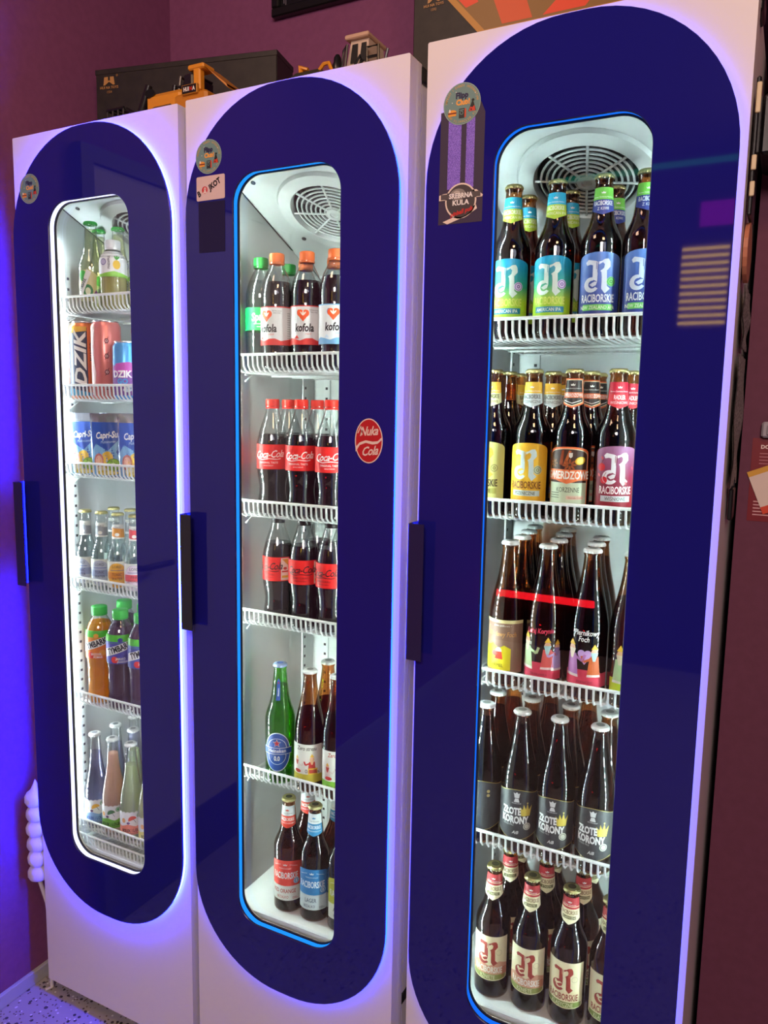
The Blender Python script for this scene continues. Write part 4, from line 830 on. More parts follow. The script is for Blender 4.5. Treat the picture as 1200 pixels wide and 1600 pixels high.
row(1, 1.047, 0.120, 'cola', [('cola_zero', 0.131, 6, 'black capped red label cola'), ('cola_zero', 0.197, 32, 'black capped red label cola'), ('cola_zero', 0.264, 12, 'black capped red label cola')], g, 'third shelf, middle fridge', 0)
row(1, 1.047, 0.190, 'cola', [('cola_zero', 0.186, 60, 'black capped red label cola'), ('cola_zero', 0.253, 60, 'black capped red label cola')], g, 'third shelf, middle fridge', 1)
g = 'beers on the lowest shelf of middle fridge'
row(1, 0.695, 0.120, 'beer', [('greenbeer', 0.136, 22, 'green glass blue label beer'), ('zero_apple', 0.213, 20, 'brown bottle with olive bottomed label'), ('zero_lime', 0.281, 34, 'brown bottle with lime bottomed label')], g, 'fourth shelf, middle fridge', 0)
row(1, 0.695, 0.190, 'beer', [('zero_apple', 0.215, 90, 'white capped brown bottle')], g, 'fourth shelf, middle fridge', 1)
g = 'alcohol free beers on the floor of middle fridge'
row(1, 0.400, 0.120, 'beer', [('redorange', 0.159, 20, 'red label beer'), ('lager', 0.228, 20, 'blue label beer'), ('ananas', 0.298, 30, 'olive label beer')], g, 'floor of middle fridge', 0)
row(1, 0.400, 0.192, 'beer', [('redorange', 0.163, 30, 'red neck beer'), ('lager', 0.241, 30, 'blue neck beer')], g, 'floor of middle fridge', 1)
# ---- left fridge
g = 'sodas on the top shelf of left fridge'
row(0, 1.718, 0.092, 'soda', [('soda', 0.132, 22, 'green capped fruit soda'), ('pineapple', 0.200, 30, 'white capped pineapple drink')], g, 'top shelf, left fridge', 0)
row(0, 1.718, 0.160, 'soda', [('soda', 0.085, 60, 'clear green capped soda'), ('soda', 0.147, 90, 'clear green capped soda'), ('pineapple', 0.215, 0, 'white capped pineapple drink')], g, 'top shelf, left fridge', 1)
g = 'small tonic bottles in left fridge'
row(0, 1.064, 0.097, 'tonic', [('tonic_plain', 0.079, 14, 'grey label tonic'), ('tonic_plain', 0.133, 30, 'blue grey label tonic'), ('tonic_amber', 0.187, 34, 'amber label tonic'), ('tonic_pink', 0.241, 36, 'pink label lemonade')], g, 'fourth shelf, left fridge', 0)
row(0, 1.064, 0.167, 'tonic', [('tonic_plain', 0.100, 40, 'gold capped tonic'), ('tonic_plain', 0.156, 70, 'gold capped tonic'), ('tonic_amber', 0.212, 40, 'amber label tonic')], g, 'fourth shelf, left fridge', 1)
g = 'green capped juices in left fridge'
row(0, 0.777, 0.097, 'juice', [('juice_orange', 0.116, 28, 'orange juice'), ('juice_berry', 0.186, 40, 'purple juice'), ('juice_cherry', 0.256, 44, 'dark cherry juice')], g, 'fifth shelf, left fridge', 0)
row(0, 0.777, 0.169, 'juice', [('juice_berry', 0.125, 40, 'purple juice'), ('juice_cherry', 0.195, 40, 'dark cherry juice')], g, 'fifth shelf, left fridge', 1)
g = 'pastel lemonades in left fridge'
row(0, 0.444, 0.097, 'lemonade', [('lem_violet', 0.086, 30, 'violet lemonade'), ('lem_peach', 0.147, 20, 'peach lemonade'), ('lem_green', 0.208, 34, 'pale green lemonade'), ('lem_yellow', 0.269, 34, 'yellow lemonade')], g, 'sixth shelf, left fridge', 0)
row(0, 0.444, 0.162, 'lemonade', [('lem_violet', 0.090, 30, 'violet lemonade'), ('lem_green', 0.151, 30, 'green lemonade'), ('lem_peach', 0.212, 30, 'peach lemonade')], g, 'sixth shelf, left fridge', 1)
row(0, 0.444, 0.227, 'lemonade', [('lem_violet', 0.088, 30, 'violet lemonade'), ('lem_peach', 0.150, 30, 'peach lemonade')], g, 'sixth shelf, left fridge', 2)

# ---- cans
def can_mesh(r, h, top, printer):
    b = MB().lathe(ms([(0, 3), (r - 7, 3), (r - 5, 0), (r - 3, 1), (r, 8), (r, h - 12), (r - 4.5, h - 3.5)]), printer, 32).mesh('body', 40)
    lid = MB(); lid.lathe(ms([(r - 4.5, h - 3.5), (r - 3.8, h - 1.5), (r - 4.2, h), (r - 6, h - 0.4), (r - 7, h - 3), (0, h - 3)]), SILVER, 32); lid.box(-0.006, 0.006, -0.012, 0.006, (h - 3) / 1000, (h - 2) / 1000, SILVER)
    return b, lid.mesh('lid', 40)
def can_print(kind, h):
    p = Pr(); R_ = 33
    if kind == 'mango':
        p.poly([(-52, 12), (9, 12), (9, h - 14), (-52, h - 14)], '#2a3a52', 1); p.text('DZIK', 5, 90, 27, '#f3f4f0', 3, 1.42, 0.03, 0.25, PI / 2); p.text('MANGO', 22, 108, 8, '#3a1c10', 3, 1.0, 0.02, 0.2, PI / 2)
        p.poly([(-52, h - 30), (8, h - 22), (8, h - 12), (-52, h - 12)], '#e8b43a', 2); p.poly([(-52, 8), (60, 8), (60, 14), (10, 16), (-52, 30)], '#3aa0c8', 2)
    elif kind == 'pink':
        p.poly([(-44, 10), (-30, 10), (-24, 60), (-32, 100), (-26, h - 14), (-44, h - 14)], '#f0d2ce', 1); p.text('ORANGE', -30, 96, 7, WHT, 2, 1, 0.01, 0, PI / 2)
        for k, v in enumerate((28, 62, 98, 132)): p.ell(2, v, 5.5, 6.5, '#7a3444', 2, 6); p.ring(2, v, 1.5, 3, '#f0c8c8', 3, 10); p.line([(-2, v - 8), (6, v + 9)], 1.2, '#5a2030', 3)
    elif kind == 'blue':
        p.poly([(-90, 10), (90, 10), (90, 60), (20, 82), (-10, 74), (-90, 86)], '#7d3f9c', 1); p.poly([(-30, 60), (0, 58), (30, 66), (40, 78), (10, 84), (-20, 80)], '#c04ab0', 2); p.text('DZIK', -6, 50, 15, WHT, 3, 0.9, 0.04); p.text('GO', -4, 36, 11, '#3a9ad8', 3, 1.0, 0.05)
        p.ell(16, 26, 14, 6, '#d8e6f2', 3); p.ell(6, 22, 9, 5, '#d8e6f2', 3); p.text('ENERGY', 14, 24, 3.4, '#3a5aa0', 4)
    elif kind == 'red': p.text('DZIK', 10, 86, 24, WHT, 2, 1.3, 0.03, 0.25, PI / 2); p.rect(-60, h - 24, 60, h - 14, '#d2384c', 1.2)
    return p
for kind, x, y, h, r, col, rot, lab in (('mango', 0.096, 0.097, 178, 33, '#e5854e', 42, 'tall orange can at the left end of the can shelf, left fridge'), ('pink', 0.166, 0.097, 178, 33, '#e88a86', 44, 'tall pink can standing second on the can shelf, left fridge'),
                                        ('blue', 0.232, 0.092, 130, 29, '#4aa0e0', 36, 'short blue and purple can on the can shelf, left fridge'), ('red', 0.228, 0.160, 178, 33, '#e0455c', 30, 'tall red can behind the short blue can, left fridge')):
    o = empty('drink_can', (FX[0] + x, FY[0] + y, 1.520), math.radians(rot)); tag(o, lab, 'can', 'cans on the second shelf of left fridge')
    bme, lme = can_mesh(r, h, 0, PM(col, 0.28, 0.35))
    for nm, me in (('body', bme), ('lid', lme), ('label', can_print(kind, h).mesh('label', wrap([(r, 0), (r, h)]), 4.0, None))):
        c = bpy.data.objects.new(nm, me); COL.objects.link(c); c.parent = o
# ---- juice pouches
def pouch_surf(u, v, side):
    hw, h = 45, 148; t = max(0.0, 1 - (u / hw) ** 2) ** 0.6; s = (1 - v / h); th = 21 * (max(s, 0) ** 0.75) * (0.35 + 0.65 * min(1, v / 10 + 0.3)) * t + 0.5 + 1.1 * math.sin(u * 0.35 + v * 0.12) * s * t
    return (u * (0.94 + 0.06 * v / h), side * th, v + 1)
def pouch_mesh(sd):
    mb = MB(); nu, nv = 16, 20; fl = PM('#b9c6dc', 0.22, 0.85)
    for side in (-1, 1):
        vs = [tuple(c / 1000 for c in pouch_surf(-45 + 90 * i / nu, 148 * j / nv, side)) for j in range(nv + 1) for i in range(nu + 1)]
        fs = [(j * (nu + 1) + i, j * (nu + 1) + i + 1, (j + 1) * (nu + 1) + i + 1, (j + 1) * (nu + 1) + i) for j in range(nv) for i in range(nu)]
        mb.add(vs, fs if side < 0 else [f[::-1] for f in fs], fl)
    return mb.mesh('body', 60)
def pouch_print():
    p = Pr(); p.rect(-41, 4, 41, 128, '#2c56b4', 1); p.poly([(-41, 4), (41, 4), (41, 30), (20, 60), (41, 96), (41, 104), (0, 62), (-30, 78), (-41, 60)], '#7fb8e2', 1.4); p.text('Capri-Sun', 0, 92, 15, '#f2f6fa', 3, 0.72, 0.03, 0.2, 0.08); p.text('Multivitamin', 0, 80, 6.5, '#bcd8f0', 3, 0.8, 0, 0.2, 0.08)
    p.ell(-22, 38, 13, 18, '#c87a72', 2); p.ell(-22, 38, 9, 13, '#e8b8a0', 2.5); p.ell(-4, 40, 16, 22, '#e0b83c', 1.8, 20, -0.4); p.ell(14, 30, 17, 15, '#6a8a2c', 2.5); p.ell(14, 30, 15, 13, '#8fc43a', 3); p.ell(14, 30, 5.5, 4.5, '#e2ecc0', 3.5)
    for k in range(10): a = 2 * PI * k / 10; p.ell(14 + 7.5 * math.cos(a), 30 + 6.5 * math.sin(a), 0.8, 1.2, '#2a3a14', 3.6, 6)
    p.ell(-14, 18, 13, 9, '#f0e2b0', 3); p.ell(0, 12, 26, 6, '#e8c83a', 3.2); p.ell(6, 12, 14, 3.6, '#f6e68a', 3.6); return p
POB = pouch_mesh(0); POL = pouch_print().mesh('label', lambda u, v, e: (lambda q: (q[0], q[1] - e - 0.3, q[2]))(pouch_surf(u, v, -1)), 4.0, 6.0)
POS = Pr().rect(-44, 128, 44, 147, PM('#d6dde6', 0.2, 0.85), 1).mesh('seal', lambda u, v, e: (lambda q: (q[0], q[1] - e - 0.3, q[2]))(pouch_surf(u, v, -1)), 4.0, 4.0)
for k, (x, y, rot, lab) in enumerate(((0.100, 0.090, 20, 'blue juice pouch at the left end of its shelf, left fridge'), (0.178, 0.088, 26, 'blue juice pouch in the middle of its shelf, left fridge'), (0.262, 0.092, 30, 'blue juice pouch at the right, half hidden, left fridge'), (0.135, 0.150, 15, 'blue juice pouch standing behind two others, left fridge'))):
    o = empty('juice_pouch', (FX[0] + x, FY[0] + y, 1.339), math.radians(rot)); tag(o, lab, 'juice pouch', 'blue juice pouches in left fridge')
    for nm, me in (('body', POB), ('label', POL), ('seal', POS)):
        c = bpy.data.objects.new(nm, me); COL.objects.link(c); c.parent = o

# ================================================================== stickers on the front panels
def lay(name, pr, i, x, z, label, cat, group=None, rot=0.0, off=0.0003):
    o = bpy.data.objects.new(name, pr.mesh(name, flat, None, None, 0.12)); COL.objects.link(o)
    o.location = (FX[i] + x, FY[i] - STAND - off, z); o.rotation_euler = (0, rot, 0); tag(o, label, cat, group); return o
def club():
    p = Pr(); p.ell(0, 0, 31, 31, '#9db5a8', 1, 40); p.ell(0, 0, 30, 30, '#6f918c', 2, 40)
    p.arc('IMPREZY I EVENTY INTEGRACYJNE', 0, 0, 24.6, 90, 175, 3.6, '#d9a94a', 3); p.arc('WWW.FLIPPCLUB.PL', 0, 0, 28.4, 270, 120, 3.8, '#d9a94a', 3, True)
    p.text('Flipp', 0, 8.5, 8.6, '#26204a', 4, 0.92, 0.05); p.text('Club!', 2, -1.5, 8.0, '#f0a84a', 4, 0.95, 0.05)
    p.ell(-15.5, -11.5, 7, 4, '#f0a23a', 4, 16); p.rect(-22.5, -13.6, -8.5, -11.4, '#7a2a20', 5); p.rect(-22, -16.8, -9, -13.6, '#f0a23a', 4.5); p.ell(-20, -8.5, 1.4, 2.8, '#f4ecd8', 5, 8)
    p.rect(-4.5, -21.5, 5, -7, '#2c3232', 4); p.ring(0, -13.5, 2, 3, '#6f918c', 5, 14); p.poly([(5, -7), (7.5, -8.5), (7.5, -20), (5, -21.5)], '#d8502c', 4); p.rect(-3.6, -10, 4, -8.6, '#6f918c', 5)
    p.poly([(11, -13), (24, -13), (19.5, 0), (17, 2)], '#1f2624', 4); p.poly([(12, -13), (23, -13), (21, -5), (18, -8), (14.5, -6.5)], '#d8452c', 5); p.ell(18.5, 3, 2.4, 2, '#1f2624', 5, 10); p.rect(15, -12, 17, -9.5, '#3a2020', 6)
    for x, y in ((-16, 3), (-10, 18), (22, 13)): p.ell(x, y, 0.8, 0.8, '#f2f0e6', 4, 6)
    return p
CL = club()
lay('round_sticker', CL, 0, 0.069, 1.9725, 'round grey green club sticker on the left fridge', 'sticker', 'round club stickers on the fridges')
lay('round_sticker', CL, 1, 0.0685, 1.9755, 'round grey green club sticker on the middle fridge', 'sticker', 'round club stickers on the fridges')
card = Pr(); card.poly(rrect(-34, 34, -22, 22, 3, 4, 0), '#dcc3bd', 1)
card.text('B', -25.5, -13.5, 10.5, '#201a1e', 3, 0.85, 0.05, 0, 0.46); card.ell(-14, -3, 6.8, 6.8, '#c8242c', 2.5); card.ell(-13.4, -1.6, 3.0, 3.6, '#e8cfc6', 3.2, 14); card.poly([(-19, -9), (-9, -9), (-11, -4.6), (-16, -4.6)], '#e8cfc6', 3.2); card.ell(-13.4, -1.4, 1.1, 1.6, '#c8242c', 3.8, 8)
card.text('JKOT', 12, 1.6, 10.5, '#201a1e', 3, 0.85, 0.05, 0, 0.46)
lay('card_sticker', card, 1, 0.0725, 1.919, 'pale rectangular sticker with slanted black lettering on the middle fridge', 'sticker')
film = PM((0.016, 0.012, 0.060), 0.5, 0, 0.2)
lay('film_patch', Pr().poly([(-31.5, -46), (31.5, -47), (32, 46), (-32, 47)], film, 1), 1, 0.0745, 1.8475, 'matt dark rectangle of film below the lettered sticker', 'film')
film3 = PM((0.055, 0.040, 0.075), 0.55, 0, 0.3)
lay('film_patch', Pr().poly([(-37.5, -86), (37, -86), (37, 76), (30, 92), (-37, 84)], film3, 1), 2, 0.0700, 1.890, 'greyish film strip under purple glitter bands on the right fridge', 'film')
glit = noise_paint('purple_glitter', (0.06, 0.02, 0.42), (0.42, 0.25, 0.95), 900, 0.35, 0.5, 4)
lay('glitter_band', Pr().rect(-11, -52, 11, 52, glit, 1), 2, 0.0575, 1.909, 'wide purple glitter band on the right fridge', 'tape', 'purple glitter bands', 0, 0.0006)
lay('glitter_band', Pr().rect(-7, -52, 7, 52, glit, 1), 2, 0.0840, 1.909, 'narrow purple glitter band on the right fridge', 'tape', 'purple glitter bands', 0, 0.0006)
lay('round_sticker', CL, 2, 0.068, 1.983, 'round grey green club sticker above glitter bands', 'sticker', 'round club stickers on the fridges', 0, 0.0010)
bd = Pr(); bd.ell(0, 0, 26.5, 27, '#efdccb', 1, 32); bd.poly([(-37, 3), (-37, 11), (-30, 13), (26, 15), (37, 6), (36, 3)], '#efdccb', 1); bd.poly([(-30, -30), (-12, -24), (26, -8), (28, -14), (10, -24), (-22, -34)], '#efdccb', 1)
bd.ell(0, 0, 24, 24.5, '#4a4444', 2, 32); bd.ell(-5, 10, 13, 9, '#8f8880', 2.5); bd.ell(-7, 12, 6, 4, '#bdb5aa', 3)
bd.rect(-34, 4, 33, 12, '#5a5352', 3.2); bd.text('SREBRNA', 0, 4.6, 7.4, '#f3efe8', 5, 0.92, 0.04); bd.text('KULA', 0, -6, 7.6, '#f3efe8', 5, 1.05, 0.04); bd.text('pinball pub', 2, -19.5, 6.6, '#d8322c', 5, 0.95, 0.03, 0.35, 0.22)
lay('badge_sticker', bd, 2, 0.0705, 1.838, 'badge sticker with silver ball and cream outline on the right fridge', 'sticker', None, 0, 0.0010)
nk = Pr(); nk.ell(0, 0, 28, 39.5, '#efd6c2', 1, 40); nk.ell(0, 0, 26, 37.5, '#c21f22', 2, 40)
nk.poly([(-26.5, -12), (-18, -3), (-6, 1), (8, -1), (18, 0), (27, 8), (27, 3), (18, -4.5), (8, -6), (-6, -3.5), (-18, -8), (-26, -20)], '#efd6c2', 3)
nk.text('Nuka', 0, 10, 16, '#efd6c2', 4, 0.78, 0.02, 0.35, 0.0, 'CENTER', 0.95, 0.08); nk.text('Cola', 2, -25, 16, '#efd6c2', 4, 0.82, 0.02, 0.35, 0.0, 'CENTER', 0.95, 0.12); nk.line([(-22, 13), (-16, 26), (-13, 10)], 1.8, '#efd6c2', 4)
lay('oval_sticker', nk, 1, 0.4212, 1.4535, 'red oval sticker with cream script on the middle fridge', 'sticker')

# ================================================================== things on top of the fridges
TOP = H
KBLACK = noise_paint('black_carton', (0.012, 0.010, 0.009), (0.022, 0.018, 0.015), 40, 0.5)
YEL = PM('#e2952a', 0.35); YEL2 = PM('#c77f22', 0.4); TBLK = PM((0.010, 0.010, 0.011), 0.28); ORNG = PM('#e8461c', 0.4); GOLDP = PM('#b98a3a', 0.4)
def carton(name, x0, x1, y0, y1, h, pr, label, cat='box', rz=0.0):
    r = empty(name, ((x0 + x1) / 2, y0, TOP), rz); tag(r, label, cat, 'black toy cartons on the fridges'); hw = (x1 - x0) / 2
    MB().bbox(-hw, hw, 0, y1 - y0, 0.0005, h, KBLACK, 0.002).build('carton', r)
    MB().bbox(-hw - 0.001, hw + 0.001, -0.001, y1 - y0 + 0.001, h - 0.012, h + 0.0005, KBLACK, 0.001).build('lid', r)
    o = bpy.data.objects.new('print', pr.mesh('print', flat, None, None, 0.15)); COL.objects.link(o); o.parent = r; o.location = (0, -0.0013, 0)
    return r
def hui(p, u, v, k, num, c='#b98a50'):
    p.poly([(u - 17 * k, v), (u - 14 * k, v + 20 * k), (u - 3 * k, v + 20 * k), (u - 3 * k, v + 9 * k), (u, v + 12 * k), (u + 3 * k, v + 9 * k), (u + 3 * k, v + 20 * k), (u + 14 * k, v + 20 * k), (u + 17 * k, v), (u + 12 * k, v), (u, v + 8 * k), (u - 12 * k, v)], c, 2)
    p.text('HUI NA TOYS', u, v - 9 * k, 6.4 * k, c, 2, 1.0, 0.02); p.text(num, u, v - 20 * k, 6.4 * k, c, 2, 0.9); return p
b1 = hui(Pr(), -205, 203, 0.95, '1554'); b1.ring(-182, 224, 1.6, 2.6, '#b98a50', 2)
carton('toy_carton', -0.025, 0.463, 0.312, 0.41, 0.241, b1, 'long black toy carton standing on the left and middle fridges', 'box', math.radians(11.8))
b3 = hui(Pr(), -266, 229, 0.8, '1592')
b3.poly([(-330, 331), (-166, 150), (300, 150), (300, 331)], '#c08a34', 1); b3.poly([(-316, 331), (-156, 156), (296, 156), (296, 331)], '#8a6426', 1.5); b3.poly([(-312, 331), (-196, 204), (-170, 210), (-250, 331)], '#e8461c', 2)
b3.poly([(-210, 330), (-150, 236), (-60, 250), (60, 330), (0, 330), (-70, 280), (-130, 270), (-150, 330)], '#e8461c', 2); b3.poly([(-150, 236), (-120, 160), (-60, 160), (-90, 244)], '#d8541e', 2.5); b3.poly([(-40, 160), (40, 230), (120, 330), (180, 330), (90, 210), (40, 160)], '#e8461c', 2.5); b3.ell(-100, 240, 14, 14, '#b9a070', 3)
carton('toy_carton', 0.838, 1.46, 0.302, 0.45, 0.50, b3, 'tall black carton with orange digger picture on the right fridge')
def wheelm(r, w):
    m = MB(); m.lathe([(0, 0), (r * 0.5, 0), (r * 0.55, 0.004), (r * 0.9, 0.004), (r, 0.008), (r, w - 0.008), (r * 0.9, w - 0.004), (r * 0.55, w - 0.004), (r * 0.5, w), (0, w)], TBLK, 20); v = [(x, z, y) for x, y, z in m.v]; m.v = v; return m.mesh('wheel', 40)
WH = wheelm(0.036, 0.03)
def wheels(root, xs, y0, y1, z):
    for x in xs:
        for y in (y0, y1):
            w = bpy.data.objects.new('wheel', WH); COL.objects.link(w); w.parent = root; w.location = (x, y, z)
t1 = empty('toy_loader', (0.298, 0.205, TOP)); t1.scale = (0.97, 0.97, 0.93); tag(t1, 'yellow and black toy digger in front of the long carton', 'toy')
wheels(t1, (-0.04, 0.13), -0.055, 0.03, 0.0365)
MB().bbox(-0.09, 0.17, -0.03, 0.045, 0.03, 0.062, TBLK, 0.006).build('chassis', t1)
MB().bbox(-0.062, 0.05, -0.045, 0.05, 0.062, 0.117, YEL, 0.010).build('hood', t1)
MB().bbox(0.03, 0.125, -0.05, 0.05, 0.055, 0.100, YEL2, 0.006).build('deck', t1)
MB().tube([(-0.03, -0.046, 0.075), (0.02, -0.046, 0.075)], 0.008, TBLK).build('vent', t1, 40)
MB().tube([(-0.115, -0.02, 0.05), (-0.083, -0.02, 0.115), (-0.070, -0.02, 0.148)], [0.010, 0.010, 0.008], TBLK, 10).build('lift_cylinder', t1, 40)
MB().tube([(-0.05, -0.03, 0.112), (-0.045, -0.045, 0.118)], 0.012, TBLK, 12).build('headlamp', t1, 40)
for x in (-0.015, 0.018): MB().tube([(x, 0.0, 0.115), (x + 0.006, 0.0, 0.145)], 0.006, TBLK, 10).build('exhaust', t1, 40)
cg = MB()
for x in (0.032, 0.052, 0.072): cg.tube([(x, -0.035, 0.098), (x + 0.003, -0.03, 0.145), (x + 0.003, 0.03, 0.147)], 0.0035, TBLK, 6)
cg.tube([(0.030, -0.035, 0.122), (0.076, -0.035, 0.122)], 0.003, TBLK, 6); cg.build('guard_rail', t1, 40)
MB().bbox(0.034, 0.066, -0.02, 0.03, 0.10, 0.134, YEL, 0.003).build('engine_cover', t1)
MB().bbox(0.055, 0.082, -0.045, 0.03, 0.10, 0.143, TBLK, 0.004).build('cab', t1)
MB().bbox(0.086, 0.106, -0.048, -0.03, 0.10, 0.150, YEL, 0.003).build('cab_post', t1)
MB().bbox(0.072, 0.118, -0.05, -0.01, 0.146, 0.158, YEL, 0.003).build('roof_beam', t1)
bm_ = MB(); bm_.loops([[(0.108, -0.045, 0.158), (0.118, -0.045, 0.150), (0.118, 0.02, 0.150), (0.108, 0.02, 0.158)], [(0.165, -0.03, 0.110), (0.170, -0.03, 0.100), (0.170, 0.04, 0.100), (0.165, 0.04, 0.110)]], YEL2); bm_.build('boom', t1)
MB().bbox(0.060, 0.104, -0.056, -0.048, 0.092, 0.113, PM('#c98a2c'), 0.001).build('sign_frame', t1)
sg = Pr(); sg.rect(-20, -9, 20, 9, '#15130f', 1); sg.text('HUI', -8, -4, 8.6, '#e8e4dc', 2, 0.8, 0.05); sg.text('N', 5, -4, 8.6, '#c8301c', 2, 0.8, 0.05); sg.text('A', 13, -4, 8.6, '#e8e4dc', 2, 0.8, 0.05)
so = bpy.data.objects.new('sign', sg.mesh('sign', flat, None, None, 0.15)); COL.objects.link(so); so.parent = t1; so.location = (0.082, -0.0563, 0.1025)
bk = MB(); bk.bbox(-0.20, -0.14, -0.03, 0.03, 0.045, 0.075, TBLK, 0.004)
for x in (-0.195, -0.178, -0.161, -0.144): bk.tube([(x, -0.03, 0.06), (x, -0.03, 0.104), (x, 0.02, 0.108)], 0.003, TBLK, 6)
bk.tube([(-0.197, -0.03, 0.106), (-0.142, -0.03, 0.106)], 0.0035, TBLK, 6); bk.build('bucket', t1, 40)
ar = MB(); 
for y in (-0.02, 0.02): ar.tube([(-0.142, y, 0.104), (-0.11, y, 0.085), (-0.06, y, 0.075)], 0.006, TBLK, 8)
ar.build('arm', t1, 40)
t2 = empty('toy_truck', (0.745, 0.235, TOP)); tag(t2, 'small toy truck with white cab on top of the middle fridge', 'toy')
wheels(t2, (-0.10, 0.035), -0.05, 0.025, 0.0365)
MB().bbox(-0.15, 0.065, -0.03, 0.04, 0.03, 0.06, YEL2, 0.005).build('chassis', t2)
MB().bbox(-0.145, -0.055, -0.045, 0.05, 0.06, 0.104, PM('#3a3a2c', 0.5), 0.012).build('bed', t2)
MB().tube([(-0.120, -0.02, 0.10), (-0.122, -0.02, 0.118), (-0.105, -0.02, 0.112)], [0.007, 0.008, 0.004], YEL, 8).build('beacon', t2, 40)
MB().tube([(-0.075, -0.03, 0.098), (-0.060, -0.03, 0.112), (-0.048, -0.03, 0.112), (-0.040, -0.03, 0.095)], 0.004, YEL, 6).build('hand_rail', t2, 40)
MB().lathe([(0, 0), (0.011, 0), (0.012, 0.012), (0.008, 0.020), (0.0075, 0.028), (0.004, 0.034), (0, 0.034)], TBLK, 14, None, (-0.034, -0.02, 0.094)).build('filter', t2, 40)
cab = MB(); cab.loops([[(-0.005, -0.04, 0.06), (0.048, -0.04, 0.06), (0.048, 0.03, 0.06), (-0.005, 0.03, 0.06)], [(-0.001, -0.04, 0.09), (0.048, -0.04, 0.09), (0.048, 0.03, 0.09), (-0.001, 0.03, 0.09)], [(0.006, -0.034, 0.141), (0.046, -0.034, 0.141), (0.046, 0.028, 0.141), (0.006, 0.028, 0.141)]], PM('#cdb9a4', 0.4)); cab.add([(0.006, -0.034, 0.141), (0.046, -0.034, 0.141), (0.046, 0.028, 0.141), (0.006, 0.028, 0.141)], [(0, 1, 2, 3)], PM('#cdb9a4', 0.4)); cab.build('cab', t2)
MB().bbox(-0.004, 0.050, -0.044, 0.034, 0.141, 0.150, PM('#c9a68c', 0.4), 0.002).build('cab_roof', t2)
for xa, xb in ((0.008, 0.024), (0.029, 0.043)): MB().add([(xa, -0.0412, 0.096), (xb, -0.0412, 0.096), (xb - 0.001, -0.0362, 0.133), (xa + 0.002, -0.0362, 0.133)], [(0, 1, 2, 3)], TBLK).build('window_pane', t2)
lad = MB(); lad.tube([(0.0, -0.048, 0.085), (0.004, -0.046, 0.13), (-0.004, -0.046, 0.12), (-0.007, -0.048, 0.085)], 0.0025, TBLK, 6, True); lad.tube([(0.05, -0.048, 0.085), (0.05, -0.048, 0.117), (0.075, -0.048, 0.117), (0.075, -0.048, 0.085)], 0.0028, TBLK, 6); lad.tube([(0.05, -0.048, 0.098), (0.075, -0.048, 0.098)], 0.0025, TBLK, 6); lad.tube([(0.078, -0.03, 0.085), (0.086, -0.03, 0.115)], 0.0028, TBLK, 6); lad.tube([(0.022, -0.05, 0.085), (0.036, -0.05, 0.104), (0.04, -0.05, 0.092), (0.026, -0.05, 0.08)], 0.0025, TBLK, 6, True)
lad.build('railing', t2, 40)

# ================================================================== on the walls and beside the fridges
pf_ = empty('picture_frame', (0.294, YB, 2.519)); tag(pf_, 'black framed picture high on the back wall', 'picture frame')
fm = MB(); 
for a_, b_, c_, d_ in ((0, 0.55, 0, 0.022), (0, 0.55, 0.328, 0.35), (0, 0.022, 0.022, 0.328), (0.528, 0.55, 0.022, 0.328)): fm.bbox(a_, b_, -0.022, -0.001, c_, d_, BLACK, 0.003)
fm.build('frame', pf_)
pic = Pr(); pic.rect(20, 20, 530, 330, '#0d0c14', 1); pic.rect(30, 34, 32, 300, '#8a8690', 2); pic.rect(36, 30, 37.5, 300, '#8a8690', 2); pic.rect(44, 60, 200, 200, '#1a1626', 2)
po = bpy.data.objects.new('picture', pic.mesh('picture', flat, None, None, 0.2)); COL.objects.link(po); po.parent = pf_; po.location = (0, -0.006, 0)
fl = Pr(); fl.rect(0, 0, 120, 138, '#7a1a26', 1); fl.text('DOST', 13, 121, 6, '#f0dcd4', 2, 1.0, 0.04, 0, 0, 'LEFT')
for k, w_ in enumerate((14, 20, 22, 18)): fl.rect(12, 112 - k * 5.5, 12 + w_ * 2, 113.6 - k * 5.5, '#b4737a', 2)
for k, w_ in enumerate((8, 12, 10, 14, 16)): fl.rect(8, 32 - k * 5.5, 8 + w_ * 2, 33.8 - k * 5.5, '#d8a8a8', 2)
fo_ = bpy.data.objects.new('flyer', fl.mesh('flyer', flat, None, None, 0.15)); COL.objects.link(fo_); fo_.location = (1.529, 0.1995, 1.335); tag(fo_, 'dark red leaflet on the wall right of the fridges', 'flyer')
cd = Pr(); cd.rect(0, -74, 120, 0, '#e2cfc2', 1); cd.rect(0, -9, 60, 0, '#d8a23a', 2); cd.rect(0, -74, 120, -62, '#d8482c', 2); cd.rect(34, -50, 74, -14, '#a83a4a', 2); cd.ell(52, -30, 26, 5, '#6a5a4a', 3, 16, 0.25)
for k in range(3): cd.ring(44, -22 - k * 9, 1.4, 2.4, '#f0e0da', 3, 10)
co_ = bpy.data.objects.new('card', cd.mesh('card', flat, None, None, 0.15)); COL.objects.link(co_); co_.location = (1.524, 0.1975, 1.4157); co_.rotation_euler = (0, -0.40, 0); tag(co_, 'tilted cream card pinned over the dark red leaflet', 'card')
sw = empty('wall_switch', (1.541, 0.20, 1.474)); tag(sw, 'pale grey switch on the wall above the dark red leaflet', 'switch')
MB().bbox(0, 0.07, -0.012, 0, 0, 0.026, PM('#a9a4ac', 0.4), 0.003).build('plate', sw); MB().bbox(0.008, 0.062, -0.016, -0.010, 0.004, 0.022, PM('#b9b4bc', 0.4), 0.002).build('rocker', sw)
bx = empty('junction_box', (1.506, 0.06, 1.888)); tag(bx, 'black box with pale tags beside the top of the right fridge', 'box')
MB().bbox(0.006, 0.115, 0.02, 0.1395, 0, 0.084, BLACK, 0.004).build('housing', bx)
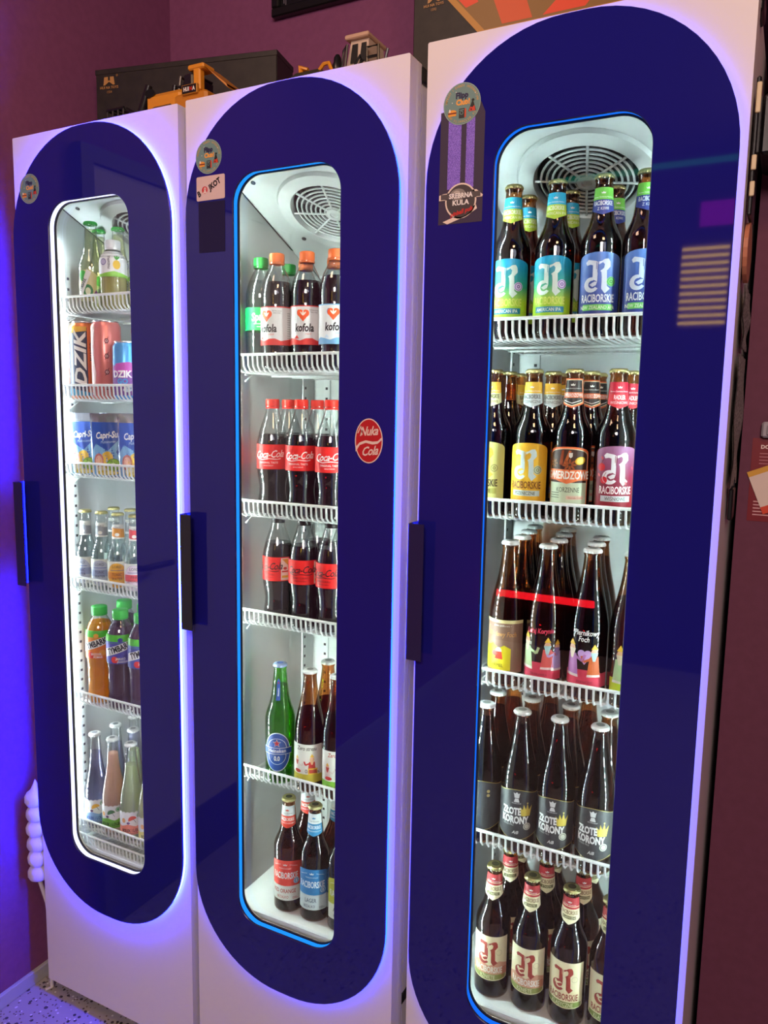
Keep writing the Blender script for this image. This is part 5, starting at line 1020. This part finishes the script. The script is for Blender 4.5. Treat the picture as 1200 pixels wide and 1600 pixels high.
MB().bbox(0.0, 0.006, -0.05, 0.02, -0.10, 0.084, TBLK, 0.002).build('bracket', bx)
for z_, h_ in ((0.035, 0.04), (-0.04, 0.02), (-0.075, 0.02)): MB().bbox(0.001, 0.0075, -0.053, -0.049, z_, z_ + h_, PM('#dcc9a0', 0.4), 0.001).build('tag', bx)
pd = MB(); pd.loops([[(1.5045 + t_, 0.06 + 0.05 * math.cos(2 * PI * k / 20), 1.745 + 0.042 * math.sin(2 * PI * k / 20)) for k in range(20)] for t_ in (0.0, 0.006)], PM('#c07a5c', 0.5)); 
for t_, d_ in ((0.0, -1), (0.006, 1)): pd.add([(1.5045 + t_, 0.06 + 0.05 * math.cos(2 * PI * k / 20), 1.745 + 0.042 * math.sin(2 * PI * k / 20)) for k in range(20)], [tuple(range(20))], PM('#c07a5c', 0.5))
tag(pd.build('side_disc'), 'copper coloured disc stuck to the side of the right fridge', 'disc')
news = noise_paint('printed_paper', (0.10, 0.09, 0.09), (0.45, 0.42, 0.40), 260, 0.8, 0.3, 6)
def sheet(name, y0, y1, z0, z1, x, label):
    mb = MB(); ny, nz = 6, 16; vs = []
    for t_ in (0, 0.0012):
        for j in range(nz + 1):
            for k in range(ny + 1):
                f, g_ = k / ny, j / nz; vs.append((x + t_ + 0.004 * math.sin(9 * g_ + 3 * f) * g_ * (1 - g_) * 4 * 0.5 + 0.003 * math.sin(17 * f + 5 * g_) * 0.4 + 0.004, y0 + (y1 - y0) * f, z0 + (z1 - z0) * g_))
    n1 = (ny + 1) * (nz + 1); fs = []
    for j in range(nz):
        for k in range(ny):
            a_ = j * (ny + 1) + k; q = (a_, a_ + 1, a_ + ny + 2, a_ + ny + 1); fs.append(q); fs.append(tuple(n1 + i_ for i_ in q[::-1]))
    o = mb.add(vs, fs, news).build(name, None, 60); tag(o, label, 'paper', 'papers on the right fridge side'); return o
sheet('paper_sheet', 0.04, 0.19, 1.40, 1.60, 1.504, 'grey printed sheet on the right fridge side, lower one')
sheet('paper_sheet', 0.05, 0.18, 1.61, 1.70, 1.5045, 'grey printed sheet on the right fridge side, upper one')
ck = empty('binder_clip', (1.5045, 0.10, 1.345)); tag(ck, 'black clip on the right fridge side below the papers', 'clip')
MB().bbox(0, 0.007, 0, 0.05, 0, 0.05, BLACK, 0.002).build('jaw', ck); MB().tube([(0.004, 0.01, 0.05), (0.005, 0.012, 0.064), (0.005, 0.038, 0.064), (0.004, 0.04, 0.05)], 0.0015, BLACK, 6).build('wire_handle', ck, 40)
# bulging hose in the gap by the left wall
hs = MB(); prof = []
for k in range(6):
    z_ = 0.305 + k * 0.040; prof += [(0.013, z_), (0.021, z_ + 0.005), (0.0255, z_ + 0.014), (0.0255, z_ + 0.026), (0.021, z_ + 0.035)]
prof = [(0.0, 0.303)] + prof + [(0.012, 0.548), (0.006, 0.562), (0.0, 0.575)]
def wob(a, z): return 1 + 0.05 * math.sin(3 * a + z * 90)
hs.lathe(prof, PM((0.75, 0.70, 0.68), 0.6), 24, wob, (0, 0, 0))
ho = hs.build('vent_hose', None, 40, (-0.030, 0.008, 0)); tag(ho, 'white bulging hose hanging between the left fridge and the wall', 'hose')
MB().tube([(0, 0.0, 0.304), (0.012, 0.01, 0.24), (0.018, 0.015, 0.15), (0.015, 0.012, 0.06), (0.02, 0.008, 0.006), (0.012, -0.006, 0.004)], 0.005, PM((0.7, 0.66, 0.62), 0.6), 8).build('tail_cord', ho, 40)
